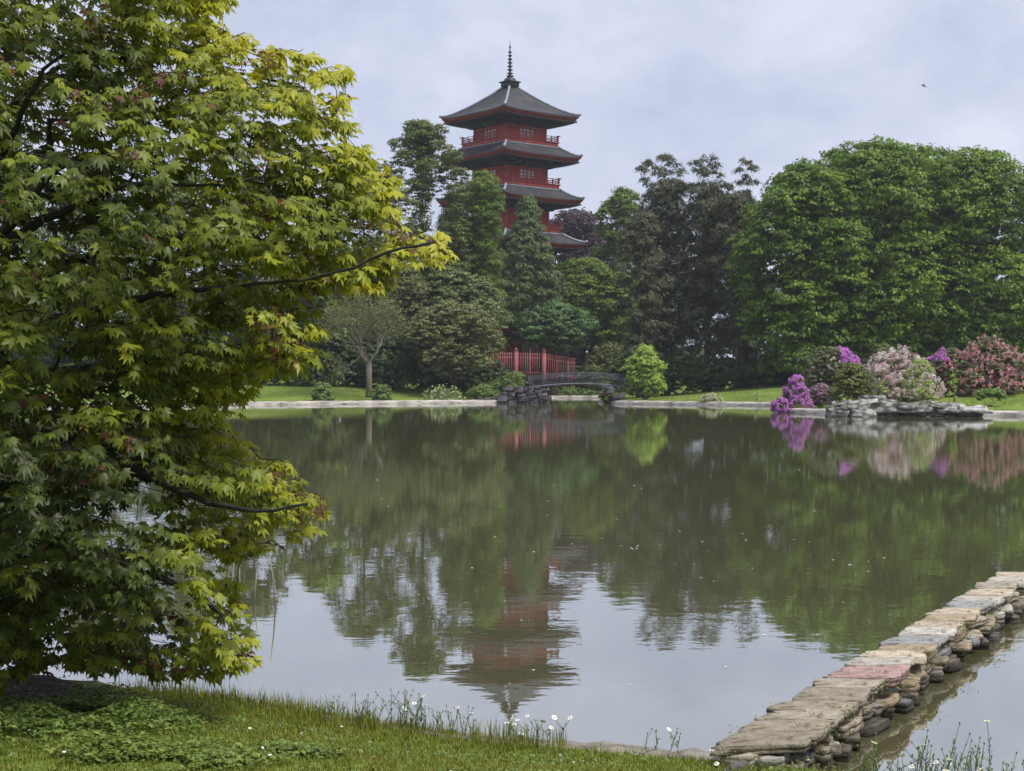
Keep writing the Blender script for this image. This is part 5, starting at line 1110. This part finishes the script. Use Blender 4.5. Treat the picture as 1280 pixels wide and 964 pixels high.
    for bi, b in enumerate(boughs):
        seg = np.r_[0, np.cumsum(np.linalg.norm(np.diff(b, axis=0), axis=1))]; n = max(3, int(seg[-1] / .09)); t = np.linspace(0, seg[-1], n)
        P = np.stack([np.interp(t, seg, b[:, k]) for k in range(3)], 1)
        for _ in range(2): P[1:-1] = (P[:-2] + P[1:-1] * 2 + P[2:]) / 4
        P[1:-1] += r.normal(0, .006, (n - 2, 3))
        if bi == 0: par = -1
        else: par = int(np.argmin(np.linalg.norm(np.array(NP) - P[0], axis=1)))
        for p in P[(0 if bi == 0 else 1):]: par = add(p, par)
    NSP = len(NP); SPR = np.clip(.056 - .0180 * np.linalg.norm(np.array(NP) - (TB + np.array([.4, 0, 1.6])), axis=1), .008, .05)
    order = np.argsort(np.linalg.norm(A - (TB + [0, 0, 2.0]), axis=1)); A = A[order]; pd = pd[order]; u = u[order]; v = v[order]
    arr = np.zeros((60000, 3)); arr[:len(NP)] = NP; cnt = len(NP); tips = []; tdir = []
    for a in A:
        dd = arr[:cnt] - a; dist = np.sqrt((dd * dd).sum(1)); i = int(np.argmin(dist)); L_ = dist[i]
        s_ = arr[i]; n = max(1, int(L_ / .085)); m = (s_ + a) / 2 + np.array([0, 0, .10 * L_]) + r.normal(0, .07, 3) * L_
        par = i; last = s_
        for k in range(1, n + 1):
            t = k / n; p = s_ * (1 - t) ** 2 + 2 * m * t * (1 - t) + a * t * t; par = len(NP); NP.append(p); PAR.append(i if k == 1 else par - 1); arr[cnt] = p; cnt += 1; pl = last; last = p
        tips.append(a); tdir.append(last - pl)
    NP = np.array(NP); PAR = np.array(PAR); r2 = np.full(len(NP), .0); isleaf = np.ones(len(NP), bool); isleaf[PAR[PAR >= 0]] = False; r2[isleaf] = .0022 ** 2.3
    for i in range(len(NP) - 1, 0, -1): r2[PAR[i]] += r2[i]
    rad = r2 ** (1 / 2.3); rad = np.clip(rad * .62, .0024, .13); rad[:NSP] = np.maximum(rad[:NSP], SPR)
    # chains -> tubes
    ch = [[] for _ in NP]
    for i, p in enumerate(PAR):
        if p >= 0: ch[p].append(i)
    twig = MB(); bough = MB(); tr = MB(); stack = [(0, None)]
    while stack:
        i, frm = stack.pop(); chain = [frm] if frm is not None else []; j = i
        while True:
            chain.append(j)
            if not ch[j]: break
            c = sorted(ch[j], key=lambda q: -rad[q]); 
            for q in c[1:]: stack.append((q, j))
            j = c[0]
        if len(chain) < 2: continue
        rr_ = rad[chain].copy(); 
        if frm is not None: rr_[0] = min(rr_[0], rr_[1] * 1.2)
        big = rr_.max()
        if frm is None: tr.tube(NP[chain] - TB, rr_, 12)
        elif big > .012: bough.tube(NP[chain] - TB, rr_, 8)
        else: twig.tube(NP[chain] - TB, rr_, 4)
    tr.build('trunk', bark_maple, root, smooth=True); bough.build('bough', bark_maple, root, smooth=True); tw = twig.build('twig', bark_maple, root, smooth=True); tw['kind'] = 'stuff'
    # leaves
    tips = np.array(tips); tdir = np.array(tdir); per = 9; n = len(tips) * per; k = np.repeat(np.arange(len(tips)), per)
    ax = np.array([TB[0] - .2, TB[1]]); o = tips[:, :2] - ax; o /= np.linalg.norm(o, axis=1)[:, None] + 1e-6
    o = np.concatenate([o, np.zeros((len(tips), 1))], 1); o = o * .8 + tdir / (np.linalg.norm(tdir, axis=1)[:, None] + 1e-6) * .6; o[:, 2] = 0
    pairs = np.tile(np.array([0, 62, -62, 35, -35, 100, -100, 20, -140]), len(tips)) + r.normal(0, 16, n); a_ = np.radians(pairs)
    od = o[k]; dx = od[:, 0] * np.cos(a_) - od[:, 1] * np.sin(a_); dy = od[:, 0] * np.sin(a_) + od[:, 1] * np.cos(a_)
    dr = np.stack([dx, dy, -r.uniform(.45, 1.7, n)], 1); dr /= np.linalg.norm(dr, axis=1)[:, None]
    size = r.normal(.055, .012, n).clip(.030, .082)
    back = np.tile(np.array([0, .0, .0, .04, .04, .08, .08, .06, .11]), len(tips)); pos = tips[k] - od * back[:, None] + dr * (size * .55)[:, None] + r.normal(0, .016, (n, 3))
    nn = np.array([0, -.25, 1.0]) + od * .3 + r.normal(0, .3, (n, 3))
    # colour: new growth at the tips is yellower; clusters of red-brown young leaves and seeds
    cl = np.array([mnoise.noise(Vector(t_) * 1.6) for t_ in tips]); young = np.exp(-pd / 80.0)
    tb = .31 + .20 * cl + .42 * young - .17 * np.clip((v - 470) / 120, 0, 1) * np.clip((260 - u) / 80, 0, 1) + r.normal(0, .05, len(tips)) + .05 * np.clip((300 - v) / 400, -1, 1)  # the lower-left term paints the crown's shade into the leaf tint
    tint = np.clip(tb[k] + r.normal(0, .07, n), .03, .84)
    redc = (np.array([mnoise.noise(Vector(t_) * 3.1 + Vector((7, 7, 7))) for t_ in tips]) > .34); red = redc[k] & (r.random(n) < .5) | (r.random(n) < .006)
    tint[red] = r.uniform(1.05, 1.3, red.sum()); size[red] *= .62
    okk = pos[:, 2] > gz(pos[:, 0], pos[:, 1]) + .03; okk &= (pos[:, 1] > 3); pos, dr, nn, size, tint = [q[okk] for q in (pos, dr, nn, size, tint)]; n = len(pos)
    # the 300 leaves that show largest become parts of their own
    uu = 640 + pos[:, 0] / pos[:, 1] * F; vv = HV - (pos[:, 2] - CAMH) / pos[:, 1] * F
    score = size / pos[:, 1] * ((uu > 5) & (uu < 600) & (vv > 5) & (vv < 850) & (tint < 1)); top = np.argsort(-score)[:300]; single = np.zeros(n, bool); single[top] = True
    Rm = frames(nn, dr)
    lms = [mesh('leaf', L_[0], L_[1], M_mapleo) for L_ in LEAVES]
    from mathutils import Matrix
    for i in top:
        M_ = Matrix(((Rm[i, 0, 0], Rm[i, 0, 1], Rm[i, 0, 2]), (Rm[i, 1, 0], Rm[i, 1, 1], Rm[i, 1, 2]), (Rm[i, 2, 0], Rm[i, 2, 1], Rm[i, 2, 2]))).to_4x4()
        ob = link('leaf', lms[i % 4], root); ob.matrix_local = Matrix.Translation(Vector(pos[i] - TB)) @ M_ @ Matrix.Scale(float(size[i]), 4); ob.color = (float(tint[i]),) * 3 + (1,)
    Vs, Fs, Ts, base = [], [], [], 0
    coarse = (r.random(n) < np.clip((pos[:, 1] - 8.3) / 1.0, 0, .95)) | (uu < -20) | (vv < -20)
    lv = LEAVES + [maple_leaf(5, .3, .2, True), maple_leaf(6, .4, .3, True), maple_leaf(7, .3, .45, 2), maple_leaf(8, .8, .3, 2), maple_leaf(9, .4, .65, 2)]; kind = np.where(coarse, 4 + np.arange(n) % 2, 6 + np.arange(n) % 3)
    for q in range(4, 9):
        sel = np.where(~single & (kind == q))[0]
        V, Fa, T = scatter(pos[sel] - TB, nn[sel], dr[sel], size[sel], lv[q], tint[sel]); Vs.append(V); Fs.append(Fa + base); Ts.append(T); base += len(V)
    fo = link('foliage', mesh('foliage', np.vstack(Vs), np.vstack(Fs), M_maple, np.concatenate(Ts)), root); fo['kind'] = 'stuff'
maple()
# ------------------------------------------------------------------ haze
hm, hn, ho = newmat('haze'); hv = N(hn, 'ShaderNodeVolumePrincipled'); hv.inputs['Color'].default_value = (.86, .89, .95, 1); hv.inputs['Density'].default_value = .00024; hv.inputs['Anisotropy'].default_value = .2
hn.links.new(hv.outputs[0], ho.inputs['Volume']); q = MB(); q.box((0, 950, 29.5), (5600, 7600, 66)); tag(q.build('haze', hm), 'thin damp haze in the air over the park', 'haze', kind='stuff')
tris = sum(sum(p.loop_total - 2 for p in me.polygons) if len(me.polygons) < 500 else int(len(me.loops) - 2 * len(me.polygons)) for me in bpy.data.meshes if me.users)
open('/tmp/tris.txt','w').write(str(tris)); print('TRIS', tris, 'OBJ', len(bpy.data.objects))
